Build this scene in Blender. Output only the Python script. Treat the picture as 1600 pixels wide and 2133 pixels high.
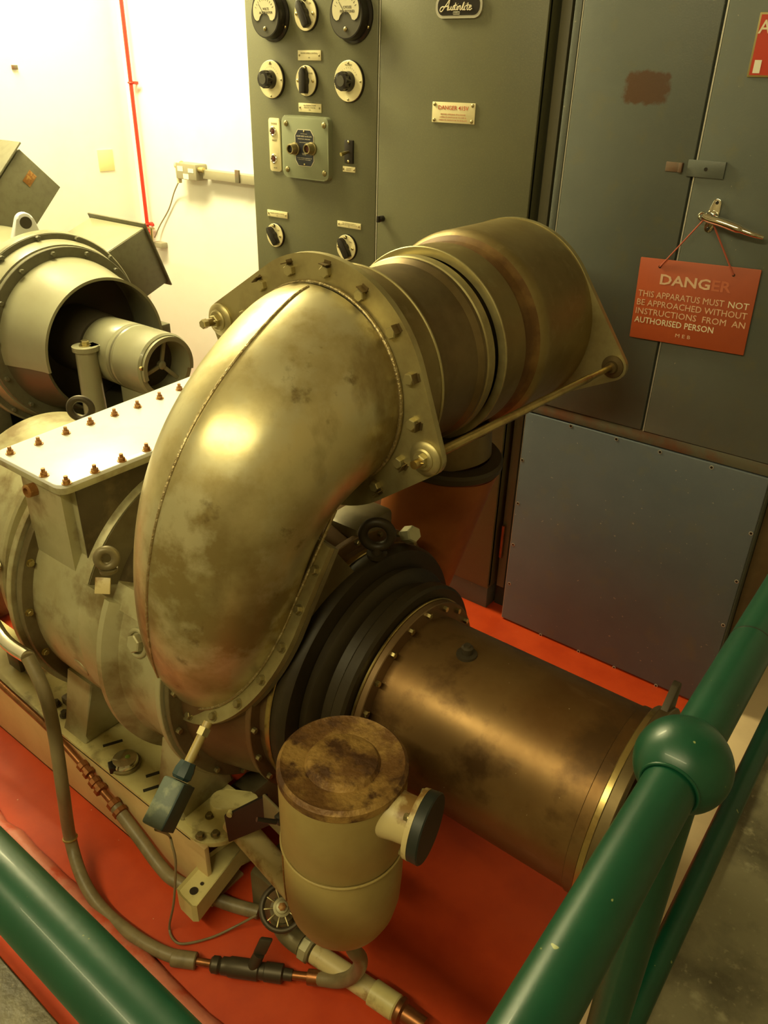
import bpy, bmesh, math, random
from mathutils import Vector, Matrix
random.seed(4)
for o in list(bpy.data.objects): bpy.data.objects.remove(o)
SC = bpy.context.scene
COL = SC.collection
PI = math.pi
V = Vector

# ------------------------------------------------------------------ camera
cam_d = bpy.data.cameras.new('camera'); cam = bpy.data.objects.new('camera', cam_d); COL.objects.link(cam)
CAMZ = 1.6
pit, rol, yaw = math.radians(28.974), math.radians(1.572), math.radians(-36.896)
fw = V((math.sin(yaw)*math.cos(pit), math.cos(yaw)*math.cos(pit), -math.sin(pit)))
r0 = V((math.cos(yaw), -math.sin(yaw), 0)); u0 = r0.cross(fw)
rt = math.cos(rol)*r0 + math.sin(rol)*u0; up = -math.sin(rol)*r0 + math.cos(rol)*u0
cam.matrix_world = Matrix(((rt.x, up.x, -fw.x, 0), (rt.y, up.y, -fw.y, 0), (rt.z, up.z, -fw.z, CAMZ), (0, 0, 0, 1)))
cam_d.sensor_fit = 'VERTICAL'; cam_d.sensor_height = 36.0; cam_d.lens = 1627.4/2133*36.0
cam_d.clip_start = 0.02
SC.camera = cam

# ------------------------------------------------------------------ exposure, world, lights
SC.view_settings.view_transform = 'Standard'; SC.view_settings.look = 'None'
SC.view_settings.gamma = 1.0; SC.view_settings.exposure = 0.0; SC.view_settings.use_curve_mapping = False
w = bpy.data.worlds.new('world'); SC.world = w; w.use_nodes = True
w.node_tree.nodes['Background'].inputs[0].default_value = (1.0, 0.8, 0.45, 1); w.node_tree.nodes['Background'].inputs[1].default_value = 0.02
def area(name, loc, target, sx, sy, power, col=(1.0, 0.875, 0.44)):
    l = bpy.data.lights.new(name, 'AREA'); l.shape = 'RECTANGLE'; l.size = sx; l.size_y = sy; l.energy = power; l.color = col
    o = bpy.data.objects.new(name, l); COL.objects.link(o); o.location = loc
    o.rotation_euler = (V(target)-V(loc)).to_track_quat('-Z', 'Y').to_euler(); return o
area('ceiling_lamp_far', (-3.05, 1.6, 2.7), (-2.5, 1.75, 0), 0.35, 1.3, 135)
area('ceiling_lamp_near', (-0.75, -1.0, 2.75), (-0.75, 0.5, 0), 2.4, 0.12, 48)

# ------------------------------------------------------------------ materials
def mat(name, col, rough=0.5, metal=0.0, var=(), bump=0.0, bscale=60, coat=0.0, spec=0.5, rvar=0.0):
    """var: list of (scale, colour, lo, hi, detail[, stretch]) noise layers mixed over the base colour"""
    m = bpy.data.materials.new(name); m.use_nodes = True; nt = m.node_tree; N = nt.nodes; L = nt.links
    b = N['Principled BSDF']; b.inputs['Roughness'].default_value = rough; b.inputs['Metallic'].default_value = metal
    b.inputs['Coat Weight'].default_value = coat; b.inputs['Specular IOR Level'].default_value = spec
    b.inputs['Base Color'].default_value = (*col, 1)
    tc = N.new('ShaderNodeTexCoord'); prev = None
    for i, vv in enumerate(var):
        sc, c2, lo, hi, det = vv[:5]
        n = N.new('ShaderNodeTexNoise'); n.inputs['Scale'].default_value = sc; n.inputs['Detail'].default_value = det
        n.inputs['Roughness'].default_value = 0.6
        if len(vv) > 5:
            mp = N.new('ShaderNodeMapping'); mp.inputs['Scale'].default_value = vv[5]; mp.inputs['Location'].default_value = (3.1*i, 1.7*i, 0.6)
            L.new(tc.outputs['Object'], mp.inputs[0]); L.new(mp.outputs[0], n.inputs['Vector'])
        else: L.new(tc.outputs['Object'], n.inputs['Vector'])
        r = N.new('ShaderNodeMapRange'); r.inputs[1].default_value = lo; r.inputs[2].default_value = hi; r.clamp = True
        L.new(n.outputs['Fac'], r.inputs[0])
        mx = N.new('ShaderNodeMix'); mx.data_type = 'RGBA'; L.new(r.outputs[0], mx.inputs[0])
        if prev is None: mx.inputs[6].default_value = (*col, 1)
        else: L.new(prev, mx.inputs[6])
        mx.inputs[7].default_value = (*c2, 1); prev = mx.outputs[2]
        if i == 0 and rvar:
            rr = N.new('ShaderNodeMapRange'); rr.inputs[1].default_value = 0.3; rr.inputs[2].default_value = 0.7
            rr.inputs[3].default_value = rough-rvar; rr.inputs[4].default_value = rough+rvar
            L.new(n.outputs['Fac'], rr.inputs[0]); L.new(rr.outputs[0], b.inputs['Roughness'])
    if prev is not None: L.new(prev, b.inputs['Base Color'])
    if bump:
        n = N.new('ShaderNodeTexNoise'); n.inputs['Scale'].default_value = bscale; n.inputs['Detail'].default_value = 4
        L.new(tc.outputs['Object'], n.inputs['Vector'])
        bp = N.new('ShaderNodeBump'); bp.inputs['Strength'].default_value = bump; bp.inputs['Distance'].default_value = 0.004
        L.new(n.outputs['Fac'], bp.inputs['Height']); L.new(bp.outputs[0], b.inputs['Normal'])
    return m
M = {}
M['white_wall'] = mat('white_painted_brick', (0.88, 0.88, 0.83), 0.7, var=[(3, (0.82, 0.82, 0.74), .45, .8, 5)], bump=.25, bscale=14)
M['dull_wall'] = mat('dull_wall_paint', (0.32, 0.27, 0.18), 0.7)
M['ceiling'] = mat('ceiling_paint', (0.5, 0.46, 0.36), 0.8)
M['red_floor'] = mat('red_floor_paint', (0.54, 0.058, 0.011), 0.36, var=[(9, (0.45, 0.042, 0.008), .4, .7, 5), (70, (0.6, 0.3, 0.18), .77, .8, 2)], bump=.12, bscale=25)
M['kerb_red'] = mat('worn_red_kerb', (0.55, 0.17, 0.11), 0.5, var=[(14, (0.5, 0.06, 0.02), .45, .62, 6)], bump=.5, bscale=40)
M['concrete'] = mat('grey_concrete', (0.25, 0.225, 0.135), 0.45, var=[(4, (0.11, 0.095, 0.055), .44, .6, 7), (60, (0.34, 0.31, 0.19), .6, .75, 4), (14, (0.36, 0.33, 0.21), .6, .7, 5)], bump=.5, bscale=45)
M['beige_kerb'] = mat('beige_kerb_paint', (0.66, 0.5, 0.3), 0.6, var=[(7, (0.56, 0.42, 0.25), .45, .7, 4)])
M['olive'] = mat('olive_grey_enamel', (0.13, 0.128, 0.068), 0.4, var=[(5, (0.115, 0.115, 0.066), .4, .7, 4), (220, (0.15, 0.145, 0.075), .5, .8, 2)], bump=.06, bscale=300)
M['blue'] = mat('blue_grey_enamel', (0.115, 0.128, 0.11), 0.42, var=[(5, (0.1, 0.114, 0.1), .4, .7, 5), (18, (0.13, 0.13, 0.085), .55, .8, 5), (160, (0.3, 0.27, 0.2), .765, .78, 1)], bump=.06, bscale=260)
M['dark_gap'] = mat('dark_recess', (0.03, 0.026, 0.016), 0.7)
M['olive_strip'] = mat('olive_filler_strip', (0.1, 0.09, 0.05), 0.5)
M['rust_ledge'] = mat('rust_stained_ledge', (0.13, 0.12, 0.08), 0.55, var=[(12, (0.16, 0.07, 0.035), .42, .62, 6)])
M['brown_board'] = mat('brown_board', (0.13, 0.085, 0.035), 0.6, var=[(9, (0.08, 0.05, 0.02), .4, .7, 4)])
M['edge_paint'] = mat('bare_bright_edge', (0.55, 0.53, 0.45), 0.35, .5)
M['starter_green'] = mat('starter_green_enamel', (0.25, 0.275, 0.175), 0.38)
M['cream_plate'] = mat('cream_plastic_plate', (0.78, 0.7, 0.42), 0.45)
M['bakelite'] = mat('black_bakelite', (0.018, 0.014, 0.011), 0.3)
M['meter_grey'] = mat('meter_front_grey', (0.075, 0.07, 0.05), 0.4)
M['navy'] = mat('navy_nameplate', (0.015, 0.018, 0.03), 0.4)
M['ink'] = mat('black_ink', (0.06, 0.05, 0.035), 0.7)
M['ink_pale'] = mat('faded_ink', (0.3, 0.26, 0.15), 0.7)
M['ink_red'] = mat('red_ink', (0.55, 0.06, 0.025), 0.6)
M['ink_pink'] = mat('faded_red_ink', (0.6, 0.26, 0.14), 0.6)
M['white_ink'] = mat('white_lettering', (0.75, 0.68, 0.5), 0.6)
M['white_ink_faded'] = mat('faded_lettering', (0.68, 0.45, 0.3), 0.6)
M['white_ink_worn'] = mat('worn_lettering', (0.5, 0.13, 0.06), 0.6)
M['sign_red'] = mat('orange_red_sign', (0.4, 0.073, 0.019), 0.45, var=[(8, (0.37, 0.062, 0.016), .4, .7, 3)])
M['enamel_red'] = mat('red_enamel_sign', (0.5, 0.035, 0.012), 0.3)
M['string_red'] = mat('red_string', (0.4, 0.09, 0.05), 0.7)
M['brass'] = mat('brass_screw', (0.5, 0.42, 0.2), 0.3, 1)
M['chrome'] = mat('chrome', (0.75, 0.72, 0.62), 0.12, 1)
M['green_rail'] = mat('green_gloss_paint', (0.003, 0.056, 0.026), 0.37, var=[(12, (0.003, 0.046, 0.022), .4, .7, 3), (90, (0.25, 0.28, 0.1), .78, .8, 1)], coat=.06, bump=.05, bscale=60)
M['elbow'] = mat('stained_silver_metal', (0.6, 0.525, 0.285), 0.35, 0.68,
    var=[(3.2, (0.34, 0.265, 0.11), .44, .6, 8), (9, (0.6, 0.55, 0.34), .5, .62, 8), (5.5, (0.24, 0.175, 0.07), .55, .7, 10, (1, 1, .55)), (15, (0.16, 0.11, 0.04), .63, .74, 9)], bump=.07, bscale=26, rvar=.09)
M['duct'] = mat('oily_duct_metal', (0.27, 0.21, 0.085), 0.45, 0.7, var=[(4, (0.19, 0.135, 0.05), .4, .65, 6), (25, (0.32, 0.26, 0.12), .55, .8, 4)], rvar=.06)
M['duct_dark'] = mat('dark_bellows_metal', (0.2, 0.145, 0.065), 0.45, 0.7, var=[(6, (0.11, 0.075, 0.03), .4, .65, 6)])
M['plate'] = mat('flange_plate_metal', (0.46, 0.4, 0.2), 0.42, 0.75, var=[(9, (0.3, 0.24, 0.11), .45, .7, 6)])
M['seam'] = mat('weld_seam', (0.38, 0.3, 0.15), 0.4, 0.8, var=[(60, (0.6, 0.52, 0.32), .5, .7, 3)], bump=.8, bscale=140)
M['rubber'] = mat('black_rubber', (0.015, 0.012, 0.009), 0.6)
M['exhaust'] = mat('heat_browned_steel', (0.23, 0.135, 0.05), 0.4, 0.7, var=[(3.5, (0.16, 0.08, 0.024), .42, .62, 6), (9, (0.1, 0.052, 0.018), .5, .64, 9), (22, (0.27, 0.175, 0.075), .6, .8, 9, (.35, 1, 1)), (120, (0.55, 0.45, 0.28), .75, .78, 2)], rvar=.09, bump=.06, bscale=22)
M['clamp_brass'] = mat('brass_clamp_band', (0.5, 0.38, 0.15), 0.3, 0.95, var=[(20, (0.3, 0.2, 0.07), .5, .7, 5)])
M['black_iron'] = mat('oily_black_iron', (0.03, 0.021, 0.009), 0.48, 0.1, var=[(8, (0.02, 0.013, 0.005), .4, .7, 5)], bump=.06, bscale=80, spec=.35)
M['brown_drum'] = mat('brown_casing', (0.19, 0.115, 0.05), 0.45, 0.5, var=[(6, (0.12, 0.065, 0.026), .42, .65, 6)])
M['cast'] = mat('cream_grey_casting', (0.42, 0.39, 0.23), 0.42, 0.25, var=[(5, (0.33, 0.29, 0.15), .42, .65, 6), (9, (0.2, 0.145, 0.06), .5, .68, 9)], bump=.12, bscale=60)
M['oily_shaded'] = mat('black_oily_shaded_casting', (0.07, 0.05, 0.022), 0.4, 0.2, var=[(9, (0.15, 0.11, 0.05), .5, .68, 7)], bump=.2, bscale=60)  # oil-dark casting colour that also carries painted shade on side and recess
M['cast_dark'] = mat('oily_casting', (0.2, 0.165, 0.085), 0.42, 0.25, var=[(6, (0.12, 0.09, 0.04), .4, .62, 6)], bump=.12, bscale=60)
M['lid_white'] = mat('white_cover_paint', (0.8, 0.8, 0.78), 0.32, var=[(8, (0.74, 0.74, 0.7), .5, .7, 4)])
M['rust_bolt'] = mat('rusty_bolt', (0.28, 0.12, 0.03), 0.5, 0.3, var=[(120, (0.45, 0.25, 0.07), .5, .65, 3)])
M['bolt'] = mat('oily_bolt', (0.3, 0.25, 0.12), 0.38, 0.8)
M['cream'] = mat('cream_deck_paint', (0.6, 0.53, 0.24), 0.42, var=[(7, (0.5, 0.42, 0.17), .42, .65, 5), (17, (0.2, 0.145, 0.055), .55, .72, 8)], bump=.06)
M['beam'] = mat('tan_beam_paint', (0.58, 0.42, 0.2), 0.5, var=[(6, (0.5, 0.34, 0.15), .42, .65, 5)])
M['rusty_can'] = mat('rusted_lid', (0.15, 0.07, 0.018), 0.55, 0.25, var=[(13, (0.34, 0.2, 0.055), .5, .62, 9), (24, (0.075, 0.032, 0.011), .5, .6, 8), (10, (0.48, 0.39, 0.22), .62, .7, 10)], bump=.8, bscale=80)
M['can'] = mat('khaki_can_paint', (0.36, 0.27, 0.095), 0.42, var=[(5, (0.29, 0.205, 0.065), .42, .65, 5), (22, (0.17, 0.1, 0.03), .66, .74, 6)], bump=.05)
M['can_pale'] = mat('pale_can_spout', (0.55, 0.45, 0.22), 0.45, var=[(20, (0.25, 0.14, 0.04), .5, .64, 6)])
M['cap_blue'] = mat('dark_blue_cap', (0.018, 0.022, 0.018), 0.5)
M['box_teal'] = mat('teal_grey_box', (0.085, 0.11, 0.085), 0.5, var=[(30, (0.25, 0.27, 0.17), .5, .7, 4)], bump=.2)
M['box_dark'] = mat('dark_teal_paint', (0.02, 0.04, 0.042), 0.45)
M['hose'] = mat('khaki_rubber_hose', (0.21, 0.165, 0.085), 0.45, var=[(30, (0.15, 0.115, 0.055), .45, .7, 3, (1, 1, .2))], bump=.1, bscale=120)
M['copper'] = mat('tarnished_copper', (0.3, 0.12, 0.045), 0.38, 0.8, var=[(30, (0.18, 0.08, 0.03), .45, .7, 4)])
M['iron'] = mat('grey_iron_fitting', (0.07, 0.055, 0.034), 0.45, 0.5)
M['red_duct'] = mat('red_lead_duct', (0.32, 0.1, 0.018), 0.5, var=[(5, (0.22, 0.06, 0.012), .42, .65, 5)])
M['grey_alt'] = mat('grey_alternator_paint', (0.27, 0.26, 0.165), 0.34, var=[(5, (0.235, 0.22, 0.135), .45, .7, 4)], coat=.15)
M['grey_dark'] = mat('dark_grey_enamel', (0.13, 0.122, 0.075), 0.45, var=[(40, (0.11, 0.1, 0.06), .45, .7, 3)])
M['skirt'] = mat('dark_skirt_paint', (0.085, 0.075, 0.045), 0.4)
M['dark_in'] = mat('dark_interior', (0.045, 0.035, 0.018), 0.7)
M['red_paint'] = mat('red_pipe_paint', (0.6, 0.035, 0.02), 0.4)
M['steel_box'] = mat('galvanised_box', (0.34, 0.31, 0.22), 0.45, 0.3)
M['label_white'] = mat('white_label', (0.8, 0.78, 0.66), 0.6)
M['dial_paper'] = mat('aged_dial_paper', (0.6, 0.55, 0.36), 0.6)
M['label_yellow'] = mat('yellowed_label', (0.78, 0.72, 0.38), 0.6)
M['red_lamp'] = mat('dark_red_lens', (0.09, 0.02, 0.012), 0.2)
M['pale_blue'] = mat('pale_lug_paint', (0.6, 0.6, 0.6), 0.4)
# rust patch on the blue cabinet door and the meters keep a shape of their own
def rust_patch_on(m, c, hx, hz):
    nt = m.node_tree; N = nt.nodes; L = nt.links; b = N['Principled BSDF']
    src = b.inputs['Base Color'].links[0].from_socket
    tc = N.new('ShaderNodeTexCoord'); mp = N.new('ShaderNodeMapping'); mp.inputs['Location'].default_value = (-c[0]/hx, 0, -c[1]/hz)
    mp.inputs['Scale'].default_value = (1/hx, 0, 1/hz); L.new(tc.outputs['Object'], mp.inputs[0])
    ab = N.new('ShaderNodeVectorMath'); ab.operation = 'ABSOLUTE'; L.new(mp.outputs[0], ab.inputs[0])
    pw = N.new('ShaderNodeVectorMath'); pw.operation = 'MULTIPLY'; L.new(ab.outputs[0], pw.inputs[0]); L.new(ab.outputs[0], pw.inputs[1])
    ln = N.new('ShaderNodeVectorMath'); ln.operation = 'LENGTH'; L.new(pw.outputs[0], ln.inputs[0])
    n = N.new('ShaderNodeTexNoise'); n.inputs['Scale'].default_value = 70; n.inputs['Detail'].default_value = 6; L.new(tc.outputs['Object'], n.inputs['Vector'])
    ad = N.new('ShaderNodeMath'); ad.operation = 'MULTIPLY_ADD'; L.new(n.outputs['Fac'], ad.inputs[0]); ad.inputs[1].default_value = 1.4; L.new(ln.outputs['Value'], ad.inputs[2])
    r = N.new('ShaderNodeMapRange'); r.inputs[1].default_value = 1.95; r.inputs[2].default_value = 1.55; L.new(ad.outputs[0], r.inputs[0])
    mx = N.new('ShaderNodeMix'); mx.data_type = 'RGBA'; L.new(r.outputs[0], mx.inputs[0]); L.new(src, mx.inputs[6]); mx.inputs[7].default_value = (0.085, 0.038, 0.014, 1)
    L.new(mx.outputs[2], b.inputs['Base Color'])
M['blue_low'] = mat('blue_grey_panel_enamel', (0.118, 0.135, 0.155), 0.42, var=[(5, (0.1, 0.118, 0.138), .4, .7, 5), (14, (0.14, 0.14, 0.115), .55, .8, 6), (90, (0.3, 0.27, 0.22), .765, .78, 1)], bump=.06, bscale=260)
M['blue_rust'] = mat('blue_grey_enamel_rust_patch', (0.115, 0.128, 0.11), 0.42, var=[(5, (0.1, 0.114, 0.1), .4, .7, 5), (18, (0.13, 0.13, 0.085), .55, .8, 5)], bump=.06, bscale=260)

# ------------------------------------------------------------------ helpers
ORG = {}
def tag(o, label=None, cat=None, group=None, kind=None):
    if label: o['label'] = label
    if cat: o['category'] = cat
    if group: o['group'] = group
    if kind: o['kind'] = kind
    return o
def thing(name, label, cat, loc, group=None):
    o = bpy.data.objects.new(name, None); o.empty_display_size = .1; COL.objects.link(o); o.location = loc
    ORG[o] = V(loc); return tag(o, label, cat, group)
def obj(name, bm, m, parent=None, ang=32, label=None, org=None):
    if org is None: org = ORG.get(parent, V((0, 0, 0)))
    if org.length: bmesh.ops.translate(bm, verts=bm.verts, vec=-org)
    bmesh.ops.recalc_face_normals(bm, faces=bm.faces)
    th = math.radians(ang)
    for f in bm.faces: f.smooth = True
    for e in bm.edges:
        if len(e.link_faces) == 2: e.smooth = e.calc_face_angle(0) < th
    me = bpy.data.meshes.new(name); bm.to_mesh(me); bm.free(); me.materials.append(m)
    o = bpy.data.objects.new(name, me); COL.objects.link(o)
    if parent is not None: o.parent = parent
    else: o.location = org
    ORG[o] = org
    if label: o['label'] = label
    return o
def top(name, bm, m, label, cat, org, **k): return tag(obj(name, bm, m, None, org=V(org)), label, cat, **k)
def struct(name, bm, m, org=(0, 0, 0)): return tag(obj(name, bm, m, None, org=V(org)), kind='structure')
def B(): return bmesh.new()
def basis(n, ref=(0, 0, 1)):
    n = V(n).normalized(); r = V(ref)
    if abs(n.dot(r)) > .95: r = V((1, 0, 0))
    u = r.cross(n).normalized(); return u, n.cross(u), n
def box(bm, lo, hi, bev=0.0, seg=2, mtx=None):
    r = bmesh.ops.create_cube(bm, size=1.0); vs = r['verts']; lo, hi = V(lo), V(hi)
    for v in vs: v.co = V(((lo.x+hi.x)/2+v.co.x*(hi.x-lo.x), (lo.y+hi.y)/2+v.co.y*(hi.y-lo.y), (lo.z+hi.z)/2+v.co.z*(hi.z-lo.z)))
    es = list({e for v in vs for e in v.link_edges})
    if mtx is not None: bmesh.ops.transform(bm, verts=vs, matrix=mtx)
    if bev: bmesh.ops.bevel(bm, geom=es, offset=bev, segments=seg, affect='EDGES', profile=.5)
    return bm
def fbox(bm, o, u, v, n, su, sv, sn, bev=0.0):
    """box centred at o with its full sizes along the unit axes u, v, n"""
    mtx = Matrix(((u[0], v[0], n[0], o[0]), (u[1], v[1], n[1], o[1]), (u[2], v[2], n[2], o[2]), (0, 0, 0, 1)))
    return box(bm, (-su/2, -sv/2, -sn/2), (su/2, sv/2, sn/2), bev, 2, mtx)
def ring_verts(bm, c, u, v, r, seg): return [bm.verts.new(c+u*(r*math.cos(2*PI*i/seg))+v*(r*math.sin(2*PI*i/seg))) for i in range(seg)]
def bridge(bm, a, b):
    n = len(a)
    for i in range(n): bm.faces.new((a[i], a[(i+1) % n], b[(i+1) % n], b[i]))
def lathe(bm, prof, o, axis, seg=64, closed=False):
    """prof: list of (t, r) along the axis from o; r = 0 closes to a point-like cap"""
    u, v, n = basis(axis); o = V(o); rings = []
    for t, r in prof: rings.append(ring_verts(bm, o+n*t, u, v, max(r, 1e-5), seg))
    for a, b in zip(rings, rings[1:]): bridge(bm, a, b)
    if closed: bridge(bm, rings[-1], rings[0])
    else:
        bm.faces.new(rings[0][::-1]); bm.faces.new(rings[-1])
    return bm
def cyl(bm, p0, p1, r0, r1=None, seg=24):
    p0, p1 = V(p0), V(p1); return lathe(bm, [(0, r0), ((p1-p0).length, r0 if r1 is None else r1)], p0, p1-p0, seg)
def ringx(bm, o, axis, t0, t1, ri, ro, seg=64, bev=.0015):
    return lathe(bm, [(t0, ri), (t0, ro-bev), (t0+bev, ro), (t1-bev, ro), (t1, ro-bev), (t1, ri)], o, axis, seg, closed=True)
def spline(pts, n=8):
    P = [V(p) for p in pts]; out = []
    for i in range(len(P)-1):
        a, b, c, d = P[max(i-1, 0)], P[i], P[i+1], P[min(i+2, len(P)-1)]
        for k in range(n):
            t = k/n; out.append(.5*((2*b)+(c-a)*t+(2*a-5*b+4*c-d)*t*t+(3*b-a-3*c+d)*t**3))
    out.append(P[-1]); return out
def tube(bm, pts, r, seg=14, ref=None, cap=True, retf=False):
    P = [V(p) for p in pts]; R = r if isinstance(r, (list, tuple)) else [r]*len(P)
    T = [(P[min(i+1, len(P)-1)]-P[max(i-1, 0)]).normalized() for i in range(len(P))]
    u = basis(T[0])[0] if ref is None else (V(ref)-T[0]*V(ref).dot(T[0])).normalized(); rings = []; fr = []
    for i, p in enumerate(P):
        u = (u-T[i]*u.dot(T[i])).normalized(); v = T[i].cross(u); fr.append(u.copy()); rings.append(ring_verts(bm, p, u, v, R[i], seg))
    for a, b in zip(rings, rings[1:]): bridge(bm, a, b)
    if cap: bm.faces.new(rings[0][::-1]); bm.faces.new(rings[-1])
    return fr if retf else bm
def prism(bm, pts2, o, u, v, n, d, bev=0.0):
    o, u, v, n = V(o), V(u), V(v), V(n)
    a = [bm.verts.new(o+u*x+v*y) for x, y in pts2]; b = [bm.verts.new(o+u*x+v*y+n*d) for x, y in pts2]
    bm.faces.new(a[::-1]); f = bm.faces.new(b)
    k = len(a)
    for i in range(k): bm.faces.new((a[i], a[(i+1) % k], b[(i+1) % k], b[i]))
    if bev: bmesh.ops.bevel(bm, geom=list(f.edges), offset=bev, segments=2, affect='EDGES', profile=.5)
    return bm
def torus(bm, c, n, R, r, seg=36, s2=12, a0=0, a1=2*PI):
    u, v, n = basis(n); c = V(c); full = abs(a1-a0-2*PI) < 1e-6
    pts = [c+u*(R*math.cos(a0+(a1-a0)*i/seg))+v*(R*math.sin(a0+(a1-a0)*i/seg)) for i in range(seg+1)]
    rings = []
    for i in range(seg if full else seg+1):
        d = (pts[i]-c).normalized(); rings.append([bm.verts.new(pts[i]+d*(r*math.cos(2*PI*k/s2))+n*(r*math.sin(2*PI*k/s2))) for k in range(s2)])
    for i in range(len(rings)-1): bridge(bm, rings[i], rings[i+1])
    if full: bridge(bm, rings[-1], rings[0])
    return bm
def sphere(bm, c, r, seg=40):
    return lathe(bm, [(-r*math.cos(PI*i/(seg//2)), r*math.sin(PI*i/(seg//2))) for i in range(seg//2+1)], c, (0, 0, 1), seg)
def rrect(w, h, r, k=6):
    out = []
    for cx, cy, a in ((w/2-r, h/2-r, 0), (-w/2+r, h/2-r, PI/2), (-w/2+r, -h/2+r, PI), (w/2-r, -h/2+r, 1.5*PI)):
        for i in range(k+1): out.append((cx+r*math.cos(a+PI/2*i/k), cy+r*math.sin(a+PI/2*i/k)))
    return out
def circ(r, k=40, cx=0, cy=0): return [(cx+r*math.cos(2*PI*i/k), cy+r*math.sin(2*PI*i/k)) for i in range(k)]
def hull(pts):
    pts = sorted(set((round(x, 6), round(y, 6)) for x, y in pts))
    def half(ps):
        h = []
        for p in ps:
            while len(h) >= 2 and (h[-1][0]-h[-2][0])*(p[1]-h[-2][1])-(h[-1][1]-h[-2][1])*(p[0]-h[-2][0]) <= 0: h.pop()
            h.append(p)
        return h
    a, b = half(pts), half(pts[::-1]); return a[:-1]+b[:-1]
BOLT = {}
def bolt(parent, p, n, r, h, m, name='bolt', stud=0.0, washer=True):
    """hex bolt head standing on point p, pointing along n; copies share their mesh"""
    key = (round(r, 5), round(h, 5), m.name, stud, washer)
    if key not in BOLT:
        bm = B()
        if washer: lathe(bm, [(0, r*1.35), (h*.18, r*1.35)], (0, 0, 0), (0, 0, 1), 20)
        lathe(bm, [(0, r), (h*.85, r), (h, r*.86)], (0, 0, 0), (0, 0, 1), 6)
        if stud: lathe(bm, [(h*.9, r*.55), (h+stud, r*.55)], (0, 0, 0), (0, 0, 1), 14)
        for f in bm.faces: f.smooth = False
        me = bpy.data.meshes.new(name); bmesh.ops.recalc_face_normals(bm, faces=bm.faces); bm.to_mesh(me); bm.free(); me.materials.append(m); BOLT[key] = me
    o = bpy.data.objects.new(name, BOLT[key]); COL.objects.link(o); o.parent = parent
    o.matrix_local = Matrix.Translation(V(p)-ORG[parent]) @ V(n).to_track_quat('Z', 'X').to_matrix().to_4x4() @ Matrix.Rotation(random.random()*PI, 4, 'Z')
    return o
def lettering(parent, s, c, u, v, h, m, width=None, name='lettering', bold=0.0, space=1.0, lines=1.0, shear=0.0, align='CENTER'):
    cu = bpy.data.curves.new('t', 'FONT'); cu.body = s; cu.align_x = align; cu.align_y = 'CENTER'; cu.size = 1; cu.extrude = .004
    cu.offset = bold; cu.space_character = space; cu.space_line = lines; cu.shear = shear; cu.resolution_u = 2
    t = bpy.data.objects.new('t', cu); COL.objects.link(t); dg = bpy.context.evaluated_depsgraph_get()
    me = bpy.data.meshes.new_from_object(t.evaluated_get(dg)); bpy.data.objects.remove(t); bpy.data.curves.remove(cu)
    xs = [p.co.x for p in me.vertices]; ys = [p.co.y for p in me.vertices]
    cx, cy = (min(xs)+max(xs))/2, (min(ys)+max(ys))/2; sy = h/(max(ys)-min(ys)); sx = sy if width is None else width/(max(xs)-min(xs))
    u, v = V(u), V(v); n = u.cross(v); org = ORG[parent]
    for p in me.vertices: p.co = V(c)-org+u*((p.co.x-cx)*sx)+v*((p.co.y-cy)*sy)+n*(p.co.z*.05+.0003)
    me.materials.clear(); me.materials.append(m); me.name = name
    o = bpy.data.objects.new(name, me); COL.objects.link(o); o.parent = parent; ORG[o] = org; return o
def bez(P, t):
    n = len(P)-1; return sum((V(P[i])*(math.comb(n, i)*(1-t)**(n-i)*t**i) for i in range(n+1)), V((0, 0, 0)))

X, Y, Z = V((1, 0, 0)), V((0, 1, 0)), V((0, 0, 1))

# ------------------------------------------------------------------ setting
struct('floor', box(B(), (-3.6, -1.6, -.1), (1.3, 2.7, 0)), M['concrete'])
struct('wall_back', box(B(), (-3.42, 2.5, 0), (1.3, 2.65, 3.0)), M['white_wall'])
struct('wall_left', box(B(), (-3.6, -1.6, 0), (-3.42, 2.65, 3.0)), M['white_wall'])
struct('wall_right', box(B(), (1.2, -1.6, 0), (1.35, 2.5, 3.0)), M['dull_wall'])
struct('wall_front', box(B(), (-3.42, -1.7, 0), (1.2, -1.6, 3.0)), M['dull_wall'])
struct('ceiling', box(B(), (-3.6, -1.7, 3.0), (1.35, 2.65, 3.1)), M['ceiling'])
struct('trim_1', box(B(), (-3.42, .303, 0), (-.215, 2.5, .006), .002), M['red_floor'])
bm = B(); tube(bm, [(-3.4+.06*i, .468+.003*math.sin(i*2.3), .004+.002*math.sin(i*1.7)) for i in range(54)], [.026+.0025*math.sin(i*3.1) for i in range(54)], 16)
struct('trim_2', bm, M['kerb_red'])
struct('trim_3', box(B(), (-.215, -.6, 0), (-.09, 2.495, .028), .008), M['beige_kerb'])

# measured points of the photograph carried onto the real planes they lie on
def meas(px, py): return rt*((px-800)/1627.4) - up*((py-1066.5)/1627.4) + fw
def on_y(px, py, y): d = meas(px, py); return V((0, 0, CAMZ)) + d*(y/d.y)
def on_z(px, py, z): d = meas(px, py); return V((0, 0, CAMZ)) + d*((z-CAMZ)/d.z)

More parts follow.
